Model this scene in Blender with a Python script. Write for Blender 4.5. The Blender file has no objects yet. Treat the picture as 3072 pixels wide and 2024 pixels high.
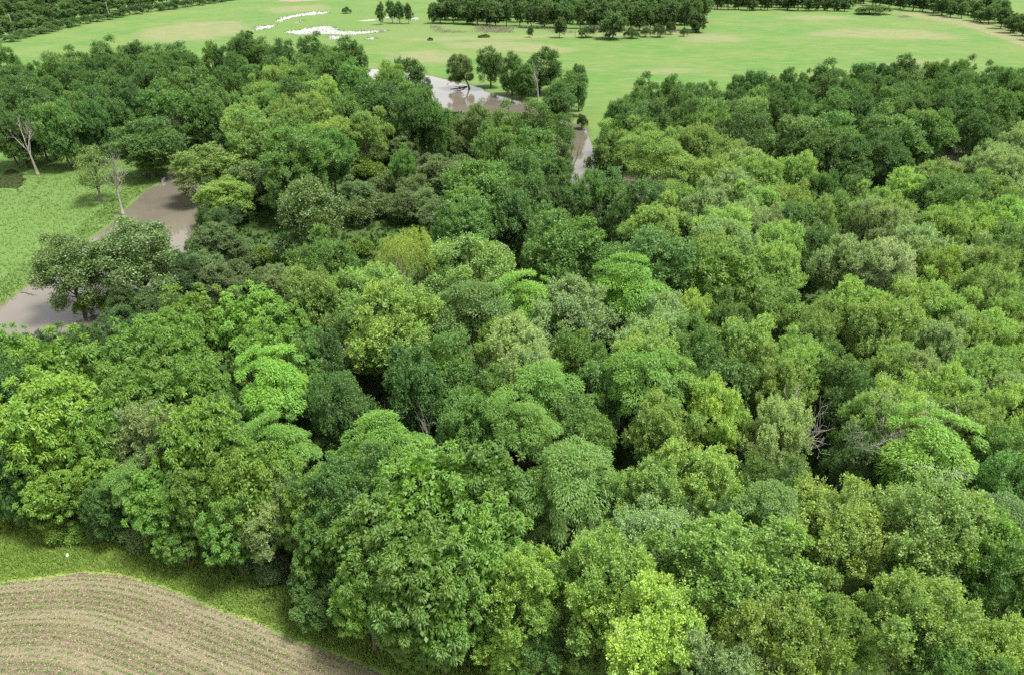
import bpy, math, random
import numpy as np
from mathutils import Vector

# ------------------------------------------------------------------ camera, world, sun, exposure
SC = bpy.context.scene
COL = SC.collection
CAM_H, PITCH, FPX, CX, CY = 65.0, 30.0, 2100.0, 1536.0, 1012.0
cd = bpy.data.cameras.new('camera')
cd.sensor_width = 36.0
cd.lens = FPX / 3072.0 * 36.0
cd.clip_start, cd.clip_end = 0.5, 9000.0
cam = bpy.data.objects.new('camera', cd)
cam.location = (0, 0, CAM_H)
cam.rotation_euler = (math.radians(90 - PITCH), 0, 0)
COL.objects.link(cam)
SC.camera = cam

SUN_EL, SUN_AZ = 68.0, 95.0          # azimuth clockwise from +Y (away from the camera): high sun from the right, softened by thin cloud
world = bpy.data.worlds.new('World')
SC.world = world
world.use_nodes = True
nt = world.node_tree
nt.nodes.clear()
wo = nt.nodes.new('ShaderNodeOutputWorld')
bg = nt.nodes.new('ShaderNodeBackground')
sky = nt.nodes.new('ShaderNodeTexSky')
sky.sky_type = 'NISHITA'
sky.sun_disc = False
sky.sun_elevation = math.radians(SUN_EL)
sky.sun_rotation = math.radians(SUN_AZ)
sky.air_density, sky.dust_density, sky.ozone_density = 1.0, 2.0, 1.0
wtc = nt.nodes.new('ShaderNodeTexCoord')
wno = nt.nodes.new('ShaderNodeTexNoise')
wno.inputs['Scale'].default_value = 2.6
wno.inputs['Detail'].default_value = 5
wrm = nt.nodes.new('ShaderNodeValToRGB')
wrm.color_ramp.elements[0].color = (.5, .5, .5, 1)      # thin cloud veils even the clear parts
wrm.color_ramp.elements[0].position = .36
wrm.color_ramp.elements[1].position = .60
wmx = nt.nodes.new('ShaderNodeMix')
wmx.data_type = 'RGBA'
wmx.inputs['B'].default_value = (9.2, 9.1, 8.8, 1)      # broken white cloud
nt.links.new(wtc.outputs['Generated'], wno.inputs['Vector'])
nt.links.new(wno.outputs['Fac'], wrm.inputs['Fac'])
nt.links.new(wrm.outputs['Color'], wmx.inputs['Factor'])
nt.links.new(sky.outputs['Color'], wmx.inputs['A'])
nt.links.new(wmx.outputs['Result'], bg.inputs['Color'])
bg.inputs['Strength'].default_value = 0.058
nt.links.new(bg.outputs['Background'], wo.inputs['Surface'])

sd = bpy.data.lights.new('sun', 'SUN')
sd.energy = 3.3
sd.angle = math.radians(15)
sd.color = (1.0, 0.96, 0.88)
sun = bpy.data.objects.new('sun', sd)
_el, _az = math.radians(SUN_EL), math.radians(SUN_AZ)
sun.rotation_euler = Vector((-math.sin(_az) * math.cos(_el), -math.cos(_az) * math.cos(_el), -math.sin(_el))).to_track_quat('-Z', 'Y').to_euler()
sun.location = (0, 0, 160)
COL.objects.link(sun)

vs = SC.view_settings
vs.view_transform = 'Standard'
vs.look = 'None'
vs.gamma = 1.0
vs.use_curve_mapping = False
vs.exposure = 1.82
cy = SC.cycles
cy.max_bounces, cy.diffuse_bounces, cy.glossy_bounces, cy.transmission_bounces, cy.transparent_max_bounces = 6, 3, 2, 4, 4
cy.caustics_reflective = cy.caustics_refractive = False
cy.use_denoising = False
try:
    cy.denoiser = 'OPENIMAGEDENOISE'
except Exception:
    pass

# ------------------------------------------------------------------ helpers
RNG = np.random.default_rng(20240611)
_sp, _cp = math.sin(math.radians(PITCH)), math.cos(math.radians(PITCH))


def ray(u, v):
    a, b = (u - CX) / FPX, (CY - v) / FPX
    return np.array([a, _cp + b * _sp, -_sp + b * _cp])


def on_plane(u, v, z=0.0):
    """photo pixel -> point on the level plane z"""
    d = ray(u, v)
    t = (z - CAM_H) / d[2]
    return np.array([d[0] * t, d[1] * t, z])


def gp(pts, z=0.0):
    return np.array([on_plane(u, v, z)[:2] for u, v in pts])


def to_px(x, y, z):
    dy, dz = y, z - CAM_H
    depth = dy * _cp - dz * _sp
    return CX + FPX * x / depth, CY - FPX * (dy * _sp + dz * _cp) / depth, depth


def inside(P, poly):
    x, y = P[:, 0], P[:, 1]
    r = np.zeros(len(P), bool)
    n = len(poly)
    for i in range(n):
        x0, y0 = poly[i]
        x1, y1 = poly[(i + 1) % n]
        c = (y0 > y) != (y1 > y)
        with np.errstate(divide='ignore', invalid='ignore'):
            xi = (x1 - x0) * (y - y0) / (y1 - y0 if y1 != y0 else 1e-9) + x0
        r ^= c & (x < xi)
    return r


def seg_dist(P, poly, closed=True):
    d = np.full(len(P), 1e9)
    n = len(poly)
    for i in range(n if closed else n - 1):
        a, b = np.array(poly[i]), np.array(poly[(i + 1) % n])
        ab = b - a
        t = np.clip(((P - a) @ ab) / max(ab @ ab, 1e-9), 0, 1)
        d = np.minimum(d, np.linalg.norm(P - (a + t[:, None] * ab), axis=1))
    return d


def sdist(P, poly):
    """signed distance, negative inside"""
    d = seg_dist(P, poly)
    return np.where(inside(P, poly), -d, d)


def smooth(e0, e1, x):
    t = np.clip((x - e0) / (e1 - e0), 0, 1)
    return t * t * (3 - 2 * t)


def wobble(poly, step, amp, seed):
    """resample a closed outline and make its edge uneven"""
    r = np.random.default_rng(seed)
    out = []
    n = len(poly)
    for i in range(n):
        a, b = np.array(poly[i]), np.array(poly[(i + 1) % n])
        k = max(1, int(np.linalg.norm(b - a) / step))
        for j in range(k):
            out.append(a + (b - a) * j / k)
    out = np.array(out)
    m = len(out)
    ph = np.arange(m) / m * 2 * math.pi
    off = np.zeros((m, 2))
    for f in (7, 13, 23, 41, 67, 97):
        off += np.stack([np.sin(ph * f + r.uniform(0, 6.3)), np.sin(ph * f + r.uniform(0, 6.3))], 1) * amp / (f ** .45)
    return out + off


def new_mesh(name, verts, faces, attrs=None, smooth_shade=False):
    """verts (n,3); faces (m,k) constant k"""
    verts = np.asarray(verts, np.float32)
    faces = np.asarray(faces, np.int32)
    me = bpy.data.meshes.new(name)
    k = faces.shape[1]
    me.vertices.add(len(verts))
    me.vertices.foreach_set('co', verts.ravel())
    me.loops.add(faces.size)
    me.loops.foreach_set('vertex_index', faces.ravel())
    me.polygons.add(len(faces))
    me.polygons.foreach_set('loop_start', np.arange(0, faces.size, k, dtype=np.int32))
    if attrs:
        for an, (dom, arr) in attrs.items():
            if arr.ndim == 2:
                at = me.attributes.new(an, 'FLOAT_COLOR', dom)
                at.data.foreach_set('color', np.asarray(arr, np.float32).ravel())
            else:
                at = me.attributes.new(an, 'FLOAT', dom)
                at.data.foreach_set('value', np.asarray(arr, np.float32))
    me.update(calc_edges=True)
    if smooth_shade:
        me.polygons.foreach_set('use_smooth', np.ones(len(faces), bool))
    return me


def link(name, me, mat=None, parent=None, kind=None, label=None, cat=None, group=None):
    o = bpy.data.objects.new(name, me)
    COL.objects.link(o)
    if mat is not None and me is not None and not me.materials:
        me.materials.append(mat)
    if parent is not None:
        o.parent = parent
    for k, v in (('kind', kind), ('label', label), ('category', cat), ('group', group)):
        if v:
            o[k] = v
    return o


class Tubes:
    """tapered tubes collected into one quad mesh"""
    def __init__(self):
        self.v, self.f, self.n = [], [], 0

    def add(self, pts, rad, sides=6):
        pts = np.asarray(pts, float)
        n = len(pts)
        tan = np.gradient(pts, axis=0)
        tan /= np.maximum(np.linalg.norm(tan, axis=1), 1e-9)[:, None]
        ref = np.array([0.31, 0.87, 0.38]) if abs(tan[0][2]) > .8 else np.array([0, 0, 1.0])
        a = np.cross(tan, ref)
        a /= np.maximum(np.linalg.norm(a, axis=1), 1e-9)[:, None]
        b = np.cross(tan, a)
        ang = np.arange(sides) / sides * 2 * math.pi
        ring = a[:, None, :] * np.cos(ang)[None, :, None] + b[:, None, :] * np.sin(ang)[None, :, None]
        vv = pts[:, None, :] + ring * np.asarray(rad, float)[:, None, None]
        self.v.append(vv.reshape(-1, 3))
        i = np.arange(n - 1)[:, None] * sides
        j = np.arange(sides)[None, :]
        j2 = (j + 1) % sides
        q = np.stack([i + j, i + j2, i + sides + j2, i + sides + j], -1).reshape(-1, 4)
        self.f.append(q + self.n)
        self.n += n * sides

    def mesh(self, name):
        return new_mesh(name, np.concatenate(self.v), np.concatenate(self.f), smooth_shade=True)


def unit(a):
    return a / np.maximum(np.linalg.norm(a, axis=-1, keepdims=True), 1e-9)


def rand_dirs(r, n):
    return unit(r.normal(size=(n, 3)))


def leaf_quads(base, direc, normal, length, width, droop=None):
    """diamond leaves; with droop: two-segment strips (5+... as 2 quads)"""
    direc = unit(direc)
    side = unit(np.cross(direc, normal))
    L = length[:, None]
    W = width[:, None]
    if droop is None:
        mid = base + direc * L * .45
        v = np.stack([base, mid + side * W * .5, base + direc * L, mid - side * W * .5], 1)
        n = len(base)
        f = np.arange(n * 4).reshape(n, 4)
        return v.reshape(-1, 3), f, 1
    down = np.array([0, 0, -1.0])
    p1 = base + direc * L * .5
    d2 = unit(direc + down * droop[:, None])
    p2 = p1 + d2 * L * .5
    v = np.stack([base - side * W * .22, base + side * W * .22, p1 + side * W * .5, p1 - side * W * .5, p2 + side * W * .1, p2 - side * W * .1], 1)
    n = len(base)
    i = np.arange(n)[:, None] * 6
    f = np.stack([i + np.array([[0, 1, 2, 3]]), i + np.array([[3, 2, 4, 5]])], 1).reshape(-1, 4)
    return v.reshape(-1, 3), f, 2


# ------------------------------------------------------------------ materials
def mat_new(name):
    m = bpy.data.materials.new(name)
    m.use_nodes = True
    m.node_tree.nodes.clear()
    return m, m.node_tree.nodes, m.node_tree.links


def noise(N, Lk, vec, scale, detail=4, rough=.55):
    t = N.new('ShaderNodeTexNoise')
    t.inputs['Scale'].default_value = scale
    t.inputs['Detail'].default_value = detail
    t.inputs['Roughness'].default_value = rough
    if vec is not None:
        Lk.new(vec, t.inputs['Vector'])
    return t.outputs['Fac']


def ramp(N, Lk, fac, p0, p1, c0=(0, 0, 0, 1), c1=(1, 1, 1, 1)):
    r = N.new('ShaderNodeValToRGB')
    r.color_ramp.elements[0].position, r.color_ramp.elements[1].position = p0, p1
    r.color_ramp.elements[0].color, r.color_ramp.elements[1].color = c0, c1
    Lk.new(fac, r.inputs['Fac'])
    return r.outputs['Color']


def mix(N, Lk, fac, a, b, mode='MIX'):
    m = N.new('ShaderNodeMix')
    m.data_type = 'RGBA'
    m.blend_type = mode
    m.clamp_factor = True
    for s, x in (('Factor', fac), ('A', a), ('B', b)):
        if isinstance(x, (int, float)):
            m.inputs[s].default_value = x
        elif isinstance(x, tuple):
            m.inputs[s].default_value = x if len(x) == 4 else (*x, 1)
        else:
            Lk.new(x, m.inputs[s])
    return m.outputs['Result']


def math_n(N, Lk, op, a, b=0.5):
    m = N.new('ShaderNodeMath')
    m.operation = op
    for i, x in ((0, a), (1, b)):
        if isinstance(x, (int, float)):
            m.inputs[i].default_value = x
        else:
            Lk.new(x, m.inputs[i])
    return m.outputs[0]


def attr(N, name):
    a = N.new('ShaderNodeAttribute')
    a.attribute_name = name
    return a


def principled(N, Lk, color, rough=.8, spec=.3, bump=None, bump_d=.05, bump_s=.6):
    b = N.new('ShaderNodeBsdfPrincipled')
    if isinstance(color, tuple):
        b.inputs['Base Color'].default_value = color if len(color) == 4 else (*color, 1)
    else:
        Lk.new(color, b.inputs['Base Color'])
    b.inputs['Roughness'].default_value = rough
    b.inputs['Specular IOR Level'].default_value = spec
    if bump is not None:
        bp = N.new('ShaderNodeBump')
        bp.inputs['Strength'].default_value = bump_s
        bp.inputs['Distance'].default_value = bump_d
        Lk.new(bump, bp.inputs['Height'])
        Lk.new(bp.outputs['Normal'], b.inputs['Normal'])
    o = N.new('ShaderNodeOutputMaterial')
    Lk.new(b.outputs[0], o.inputs['Surface'])
    return b


def make_leaf_material():
    m, N, Lk = mat_new('leaf')
    oi = N.new('ShaderNodeObjectInfo')
    lv = attr(N, 'leaf_var').outputs['Fac']
    bv = attr(N, 'bough_var').outputs['Fac']
    base = oi.outputs['Color']
    # boughs differ a little in hue, single leaves in depth of colour
    yel = mix(N, Lk, 1.0, base, (1.16, 1.08, .80), 'MULTIPLY')
    blu = mix(N, Lk, 1.0, base, (.88, .95, 1.02), 'MULTIPLY')
    c = mix(N, Lk, bv, blu, yel)
    dark = mix(N, Lk, 1.0, c, (.62, .68, .62), 'MULTIPLY')
    lite = mix(N, Lk, 1.0, c, (1.38, 1.30, 1.15), 'MULTIPLY')
    c = mix(N, Lk, lv, dark, lite)
    # pale undersides turned up by the wind on silvery trees
    sil = math_n(N, Lk, 'GREATER_THAN', oi.outputs['Alpha'], math_n(N, Lk, 'ADD', math_n(N, Lk, 'FRACT', math_n(N, Lk, 'MULTIPLY', lv, 7.31)), 0.0))
    c = mix(N, Lk, math_n(N, Lk, 'MULTIPLY', sil, .6), c, (.26, .34, .18))
    df = N.new('ShaderNodeBsdfDiffuse')
    tr = N.new('ShaderNodeBsdfTranslucent')
    Lk.new(c, df.inputs['Color'])
    tc = mix(N, Lk, 1.0, c, (1.25, 1.35, .55), 'MULTIPLY')
    Lk.new(tc, tr.inputs['Color'])
    ms = N.new('ShaderNodeMixShader')
    ms.inputs[0].default_value = .42
    Lk.new(df.outputs[0], ms.inputs[1])
    Lk.new(tr.outputs[0], ms.inputs[2])
    gl = N.new('ShaderNodeBsdfGlossy')
    gl.inputs['Roughness'].default_value = .55
    gl.inputs['Color'].default_value = (.8, .85, .8, 1)
    m2 = N.new('ShaderNodeMixShader')
    m2.inputs[0].default_value = .03
    Lk.new(ms.outputs[0], m2.inputs[1])
    Lk.new(gl.outputs[0], m2.inputs[2])
    o = N.new('ShaderNodeOutputMaterial')
    Lk.new(m2.outputs[0], o.inputs['Surface'])
    return m


def make_bark(name, c0, c1):
    m, N, Lk = mat_new(name)
    tc = N.new('ShaderNodeTexCoord').outputs['Object']
    mp = N.new('ShaderNodeMapping')
    mp.inputs['Scale'].default_value = (6, 6, 1.2)
    Lk.new(tc, mp.inputs['Vector'])
    n = noise(N, Lk, mp.outputs[0], 1.5, 5)
    principled(N, Lk, ramp(N, Lk, n, .35, .7, (*c0, 1), (*c1, 1)), .9, .15, n, .03)
    return m


def make_ground_material():
    m, N, Lk = mat_new('meadow_ground')
    P = N.new('ShaderNodeNewGeometry').outputs['Position']
    a = attr(N, 'mask').outputs['Color']
    sep = N.new('ShaderNodeSeparateColor')
    Lk.new(a, sep.inputs['Color'])
    forest, dry, mud = sep.outputs[0], sep.outputs[1], sep.outputs[2]
    margin = attr(N, 'mask').outputs['Alpha']
    st = N.new('ShaderNodeMapping')
    st.inputs['Scale'].default_value = (.35, 1, 1)
    Lk.new(P, st.inputs['Vector'])
    n1 = noise(N, Lk, P, .02, 5, .65)
    n2 = noise(N, Lk, st.outputs[0], .22, 5, .6)
    n3 = noise(N, Lk, P, 1.6, 4, .7)
    n4 = noise(N, Lk, P, 7.0, 3, .7)
    g = mix(N, Lk, ramp(N, Lk, n1, .38, .62), (.044, .110, .020), (.078, .118, .030))
    g = mix(N, Lk, ramp(N, Lk, n2, .46, .82), g, (.115, .132, .058))
    g = mix(N, Lk, math_n(N, Lk, 'MULTIPLY', ramp(N, Lk, n3, .56, .72), .55), g, (.050, .100, .022))
    dr = mix(N, Lk, ramp(N, Lk, n3, .35, .65), (.155, .130, .088), (.115, .130, .055))
    dfac = math_n(N, Lk, 'MULTIPLY', dry, ramp(N, Lk, math_n(N, Lk, 'MULTIPLY', math_n(N, Lk, 'ADD', n2, n3), .5), .36, .52))
    g = mix(N, Lk, dfac, g, dr)
    shade_wet = attr(N, 'shade_wet').outputs['Fac']  # left meadow: shade between blades put into the colour; far flats: wet grass
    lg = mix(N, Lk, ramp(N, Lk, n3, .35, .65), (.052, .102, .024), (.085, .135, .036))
    g = mix(N, Lk, shade_wet, g, lg)
    # rank grass between wood and tilled field
    mg = mix(N, Lk, ramp(N, Lk, n2, .40, .62), (.095, .185, .028), (.190, .225, .062))
    mg = mix(N, Lk, math_n(N, Lk, 'MULTIPLY', ramp(N, Lk, n3, .45, .7), .7), mg, (.06, .125, .022))
    mg = mix(N, Lk, math_n(N, Lk, 'MULTIPLY', ramp(N, Lk, n4, .5, .75), .5), mg, (.125, .155, .05))
    g = mix(N, Lk, margin, g, mg)
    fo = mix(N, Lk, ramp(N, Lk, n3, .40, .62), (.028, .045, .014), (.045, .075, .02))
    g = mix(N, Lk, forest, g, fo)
    mu = mix(N, Lk, ramp(N, Lk, n4, .4, .6), (.06, .045, .03), (.11, .085, .055))
    g = mix(N, Lk, mud, g, mu)
    h = math_n(N, Lk, 'ADD', n3, n4)
    principled(N, Lk, g, .95, .12, h, .12, .8)
    return m


def make_water(name, col, rough=.04, scale=.8, strength=.06):
    m, N, Lk = mat_new(name)
    P = N.new('ShaderNodeNewGeometry').outputs['Position']
    n = noise(N, Lk, P, scale, 3)
    n2 = noise(N, Lk, P, .06, 4)
    c = mix(N, Lk, ramp(N, Lk, n2, .35, .65), col, tuple(x * 1.25 for x in col))
    b = principled(N, Lk, c, rough, .5, n, .05, strength)
    b.inputs['IOR'].default_value = 1.33 if 'flood' not in name else 1.2
    return m


def make_dark_reflection(name):
    m, N, Lk = mat_new(name)
    P = N.new('ShaderNodeNewGeometry').outputs['Position']
    n = noise(N, Lk, P, 1.1, 5, .65)
    principled(N, Lk, ramp(N, Lk, n, .42, .66, (.010, .010, .007, 1), (.045, .06, .02, 1)), .9, .02, n, .1)  # matte near-black: the reflection of dark trees is painted into the pool colour
    return m


LEAF = make_leaf_material()
BARK = make_bark('grey_brown_bark', (.045, .036, .028), (.15, .125, .10))
DEADWOOD = make_bark('bleached_deadwood', (.17, .155, .14), (.40, .37, .335))
DARKWOOD = make_bark('wet_dark_wood', (.02, .016, .013), (.07, .055, .045))
GROUND = make_ground_material()
RIVER = make_water('muddy_river_water', (.074, .066, .052), .05, .9, .05)
PUDDLE = make_water('shallow_flood_water', (.10, .10, .085), .12, .5, .12)
BLACKPOOL = make_dark_reflection('marsh_water_dark_reflection')

# ------------------------------------------------------------------ outlines read from the photograph, laid on the ground
W_Z = -0.32
RIVER_A = gp([(-250, 1060), (0, 924), (95, 849), (258, 722), (318, 686), (409, 598), (452, 564), (478, 551), (520, 495), (560, 435), (640, 335),
              (715, 272), (900, 222), (1120, 205), (1290, 226), (1400, 253), (1442, 262), (1452, 274), (1510, 290), (1562, 306), (1600, 322), (1690, 362),
              (1758, 384), (1775, 440), (1790, 500), (1900, 520), (2200, 525), (2500, 520), (2600, 505), (2760, 470), (2850, 445), (3072, 400), (3500, 340),
              (3500, 420), (3072, 470), (2920, 500), (2800, 525), (2640, 562), (2500, 580), (2200, 605), (1800, 590), (1690, 545), (1695, 470), (1700, 400),
              (1620, 348), (1560, 346), (1475, 352), (1350, 330), (1290, 300), (1125, 240), (930, 256), (775, 318), (725, 375), (655, 470), (600, 560),
              (580, 640), (560, 760), (540, 800), (440, 900), (330, 965), (240, 1040), (60, 1100), (-250, 1230)])
STREAM = gp([(-250, 455), (0, 420), (150, 404), (300, 388), (420, 372), (520, 352), (640, 345), (655, 365), (560, 392), (430, 398), (310, 406), (150, 424), (0, 446), (-250, 490)])
FIELD_EDGE_PX = [(-700, 1765), (-350, 1750), (0, 1741), (110, 1731), (240, 1712), (355, 1716), (430, 1737), (482, 1752), (560, 1780), (633, 1813), (775, 1862), (861, 1899),
                 (947, 1931), (1024, 1961), (1110, 1996), (1170, 2024), (1300, 2090), (1500, 2200)]
FIELD_EDGE = gp(FIELD_EDGE_PX)
WOOD_NEAR = gp([(-600, 1500), (0, 1565), (200, 1590), (420, 1640), (560, 1730), (800, 1835), (950, 1895), (1200, 1985), (1500, 2090), (3900, 2400), (3900, 430), (3072, 400),
                (2850, 450), (2600, 510), (2200, 520), (1800, 500), (1700, 400), (1500, 350), (1290, 300), (1000, 245), (760, 320), (640, 480), (575, 650), (545, 800), (330, 965), (60, 1100), (-600, 1300)])
WOOD_LEFT = gp([(-400, 470), (0, 445), (300, 402), (560, 390), (660, 350), (740, 280), (950, 225), (1080, 215), (1000, 200), (800, 215), (560, 235), (350, 250), (150, 285), (0, 300), (-400, 350)])
WOOD_ISLE = gp([(640, 480), (760, 300), (930, 250), (1130, 240), (1300, 300), (1350, 420), (1000, 500), (700, 560)])
WOOD_RIGHT = gp([(1840, 380), (2000, 330), (2200, 300), (2500, 275), (3072, 275), (3600, 280), (3600, 400), (3072, 402), (2850, 446), (2600, 508), (2200, 526), (1900, 520)])
DRY = [gp(p) for p in (
    [(2420, 98), (2560, 86), (2760, 90), (2900, 112), (2860, 120), (2650, 116), (2520, 112), (2440, 108)],
    [(2330, 55), (2400, 46), (2520, 48), (2560, 56), (2450, 64)],
    [(2050, 108), (2130, 100), (2220, 112), (2230, 124), (2120, 128), (2050, 122)],
    [(1330, 128), (1500, 124), (1650, 134), (1740, 150), (1680, 160), (1500, 152), (1350, 144)],
    [(1150, 160), (1300, 150), (1400, 170), (1350, 190), (1200, 185)],
    [(430, 90), (560, 70), (720, 62), (740, 95), (640, 118), (500, 128), (420, 115)],
    [(800, 25), (960, 15), (1000, 30), (900, 38), (810, 40)],
    [(1100, 55), (1300, 75), (1650, 84), (2060, 90), (2060, 106), (1700, 112), (1300, 125), (1080, 118)],
    [(2680, 30), (2800, 40), (2950, 66), (3072, 100), (3300, 150), (3300, 190), (3072, 140), (2960, 100), (2850, 70), (2720, 50)],
    [(1900, 214), (2000, 205), (2090, 208), (2080, 216), (1950, 224)],
    [(2650, 195), (2750, 180), (2820, 184), (2700, 200)])]
FIELD_POLY = np.vstack([FIELD_EDGE, [[60, 10], [-105, 10]]])

# ------------------------------------------------------------------ ground: one sheet to the horizon with the river bed cut into it
def axis(lo, hi, step, far):
    core = np.arange(lo, hi + .01, step)
    g, s, x = [], step, hi
    while x < far:
        s *= 1.07
        x += s
        g.append(x)
    h, s, x = [], step, lo
    while x > -far:
        s *= 1.07
        x -= s
        h.append(x)
    return np.concatenate([h[::-1], core, g])


gx, gy = axis(-300, 360, 1.9, 5000), axis(24, 480, 1.9, 5000)
GX, GY = np.meshgrid(gx, gy)
GP = np.stack([GX.ravel(), GY.ravel()], 1)
near_pt = (np.abs(GP[:, 0]) < 1100) & (GP[:, 1] > -50) & (GP[:, 1] < 1400)
riv = np.full(len(GP), 1e3)
riv[near_pt] = np.minimum(sdist(GP[near_pt], RIVER_A), sdist(GP[near_pt], STREAM) + .4)
gz = -1.9 * smooth(.9, -2.4, riv)
gz = gz + np.where(near_pt, .10 * np.sin(GP[:, 0] * .21 + 1.3) * np.sin(GP[:, 1] * .17) * smooth(480, 380, GP[:, 1]) * smooth(115, 135, GP[:, 1]), 0)
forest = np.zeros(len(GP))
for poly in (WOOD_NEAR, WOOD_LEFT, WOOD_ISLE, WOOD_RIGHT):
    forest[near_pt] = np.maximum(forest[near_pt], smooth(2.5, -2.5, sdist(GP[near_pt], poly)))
dry = np.zeros(len(GP))
for poly in DRY:
    dry[near_pt] = np.maximum(dry[near_pt], smooth(9, -9, sdist(GP[near_pt], poly)) * .8)
wetm = np.zeros(len(GP))
wetm[near_pt] = smooth(8, -8, sdist(GP[near_pt], gp([(740, 85), (850, 40), (1000, 30), (1270, 50), (1290, 76), (1700, 86), (1900, 100), (1500, 108), (1300, 112), (1180, 122), (960, 122), (800, 108)]))) * .75
mud = smooth(.7, -.4, riv)
margin = smooth(12, 4, np.where(GP[:, 1] < 110, seg_dist(GP, FIELD_EDGE, False) - 10, 99)) * (GP[:, 0] < 60)
masks = np.stack([forest, dry, mud, margin], 1)
nx, ny = len(gx), len(gy)
ii = (np.arange(ny - 1)[:, None] * nx + np.arange(nx - 1)[None, :]).ravel()
me = new_mesh('ground', np.column_stack([GP, gz]), np.stack([ii, ii + 1, ii + nx + 1, ii + nx], 1), {'mask': ('POINT', masks), 'shade_wet': ('POINT', smooth(260, 215, GP[:, 1]) * (GP[:, 0] < 0) + wetm)}, True)  # painted blade shade on the left meadow, plus the wet meadow
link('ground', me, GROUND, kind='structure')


def sheet(name, poly, z, mat, kind='structure'):
    import bmesh
    bm = bmesh.new()
    bm.faces.new([bm.verts.new((p[0], p[1], z)) for p in poly])
    bmesh.ops.triangulate(bm, faces=bm.faces[:])
    bmesh.ops.recalc_face_normals(bm, faces=bm.faces[:])
    if bm.faces[:][0].normal.z < 0:
        bmesh.ops.reverse_faces(bm, faces=bm.faces[:])
    me = bpy.data.meshes.new(name)
    bm.to_mesh(me)
    bm.free()
    return link(name, me, mat, kind=kind)


sheet('river_water', [(-600, 80), (600, 80), (600, 480), (-600, 480)], W_Z, RIVER)
POOLS = [
    [(760, 86), (775, 80), (830, 74), (822, 82), (790, 90), (764, 92)],
    [(826, 62), (850, 52), (900, 42), (935, 36), (985, 36), (992, 41), (950, 45), (900, 50), (860, 60), (838, 67)],
    [(886, 68), (905, 61), (915, 62), (900, 69)],
    [(850, 95), (900, 90), (930, 83), (965, 78), (1000, 79), (1015, 90), (1040, 95), (1090, 93), (1130, 92), (1168, 91), (1160, 96), (1110, 101), (1060, 106), (1010, 104), (960, 103), (900, 106), (865, 102)],
    [(978, 112), (1000, 107), (1045, 113), (1040, 118), (990, 119)],
    [(1090, 116), (1120, 112), (1135, 117), (1105, 121)],
    [(1080, 63), (1110, 59), (1140, 59), (1115, 63), (1085, 65)],
    [(1152, 52), (1180, 50), (1185, 54), (1160, 56)],
    [(1225, 58), (1252, 52), (1258, 58), (1235, 61)],
    [(2693, 49), (2715, 47), (2738, 52), (2705, 54)],
    [(2000, 14), (2060, 12), (2100, 14), (2060, 17)],
    [(2106, 28), (2150, 24), (2152, 29), (2115, 31)]]
for i, p in enumerate(POOLS):
    sheet('flood_pool', wobble(gp(p), 1.2, 2.0, 50 + i), .03, PUDDLE)
sheet('marsh_pool', wobble(gp([(-60, 520), (0, 514), (40, 509), (64, 520), (76, 540), (60, 560), (52, 575), (24, 588), (0, 596), (-60, 610)]), .8, .8, 9), .05, BLACKPOOL)

# far bare earth at the top edge and the cart track on the right
def make_soil(name, c0, c1, sc):
    m, N, Lk = mat_new(name)
    P = N.new('ShaderNodeNewGeometry').outputs['Position']
    n = noise(N, Lk, P, sc, 5, .65)
    principled(N, Lk, ramp(N, Lk, n, .35, .65, (*c0, 1), (*c1, 1)), .95, .1, n, .06)
    return m


EARTH = make_soil('bare_brown_earth', (.12, .085, .06), (.22, .17, .12), .5)
sheet('bare_earth', wobble(gp([(828, -2), (845, 5), (880, 6), (960, 2), (960, -10), (820, -12)]), 3, 1, 3), .03, EARTH)


def ribbon(name, px, w, z, mat, seed):
    c = gp(px)
    t = np.concatenate([[0], np.cumsum(np.linalg.norm(np.diff(c, axis=0), axis=1))])
    s = np.arange(0, t[-1], 2.0)
    c = np.stack([np.interp(s, t, c[:, 0]), np.interp(s, t, c[:, 1])], 1)
    tn = unit(np.gradient(c, axis=0))
    nn = np.stack([-tn[:, 1], tn[:, 0]], 1)
    r = np.random.default_rng(seed)
    wv = (w * (1 + .3 * r.normal(size=len(c))))[:, None]
    v = np.concatenate([c + nn * wv / 2, c - nn * wv / 2])
    k = len(c)
    i = np.arange(k - 1)
    f = np.stack([i, i + k, i + k + 1, i + 1], 1)
    return link(name, new_mesh(name, np.column_stack([v, np.full(2 * k, z)]), f), mat, kind='structure')


ribbon('cart_track', [(2660, 42), (2750, 52), (2830, 63), (2900, 78), (2970, 102), (3072, 138), (3300, 230)], .9, .02, EARTH, 1)
ribbon('cart_track', [(2700, 40), (2780, 52), (2860, 65), (2930, 84), (3000, 108), (3072, 132), (3300, 215)], .9, .02, EARTH, 2)

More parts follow.
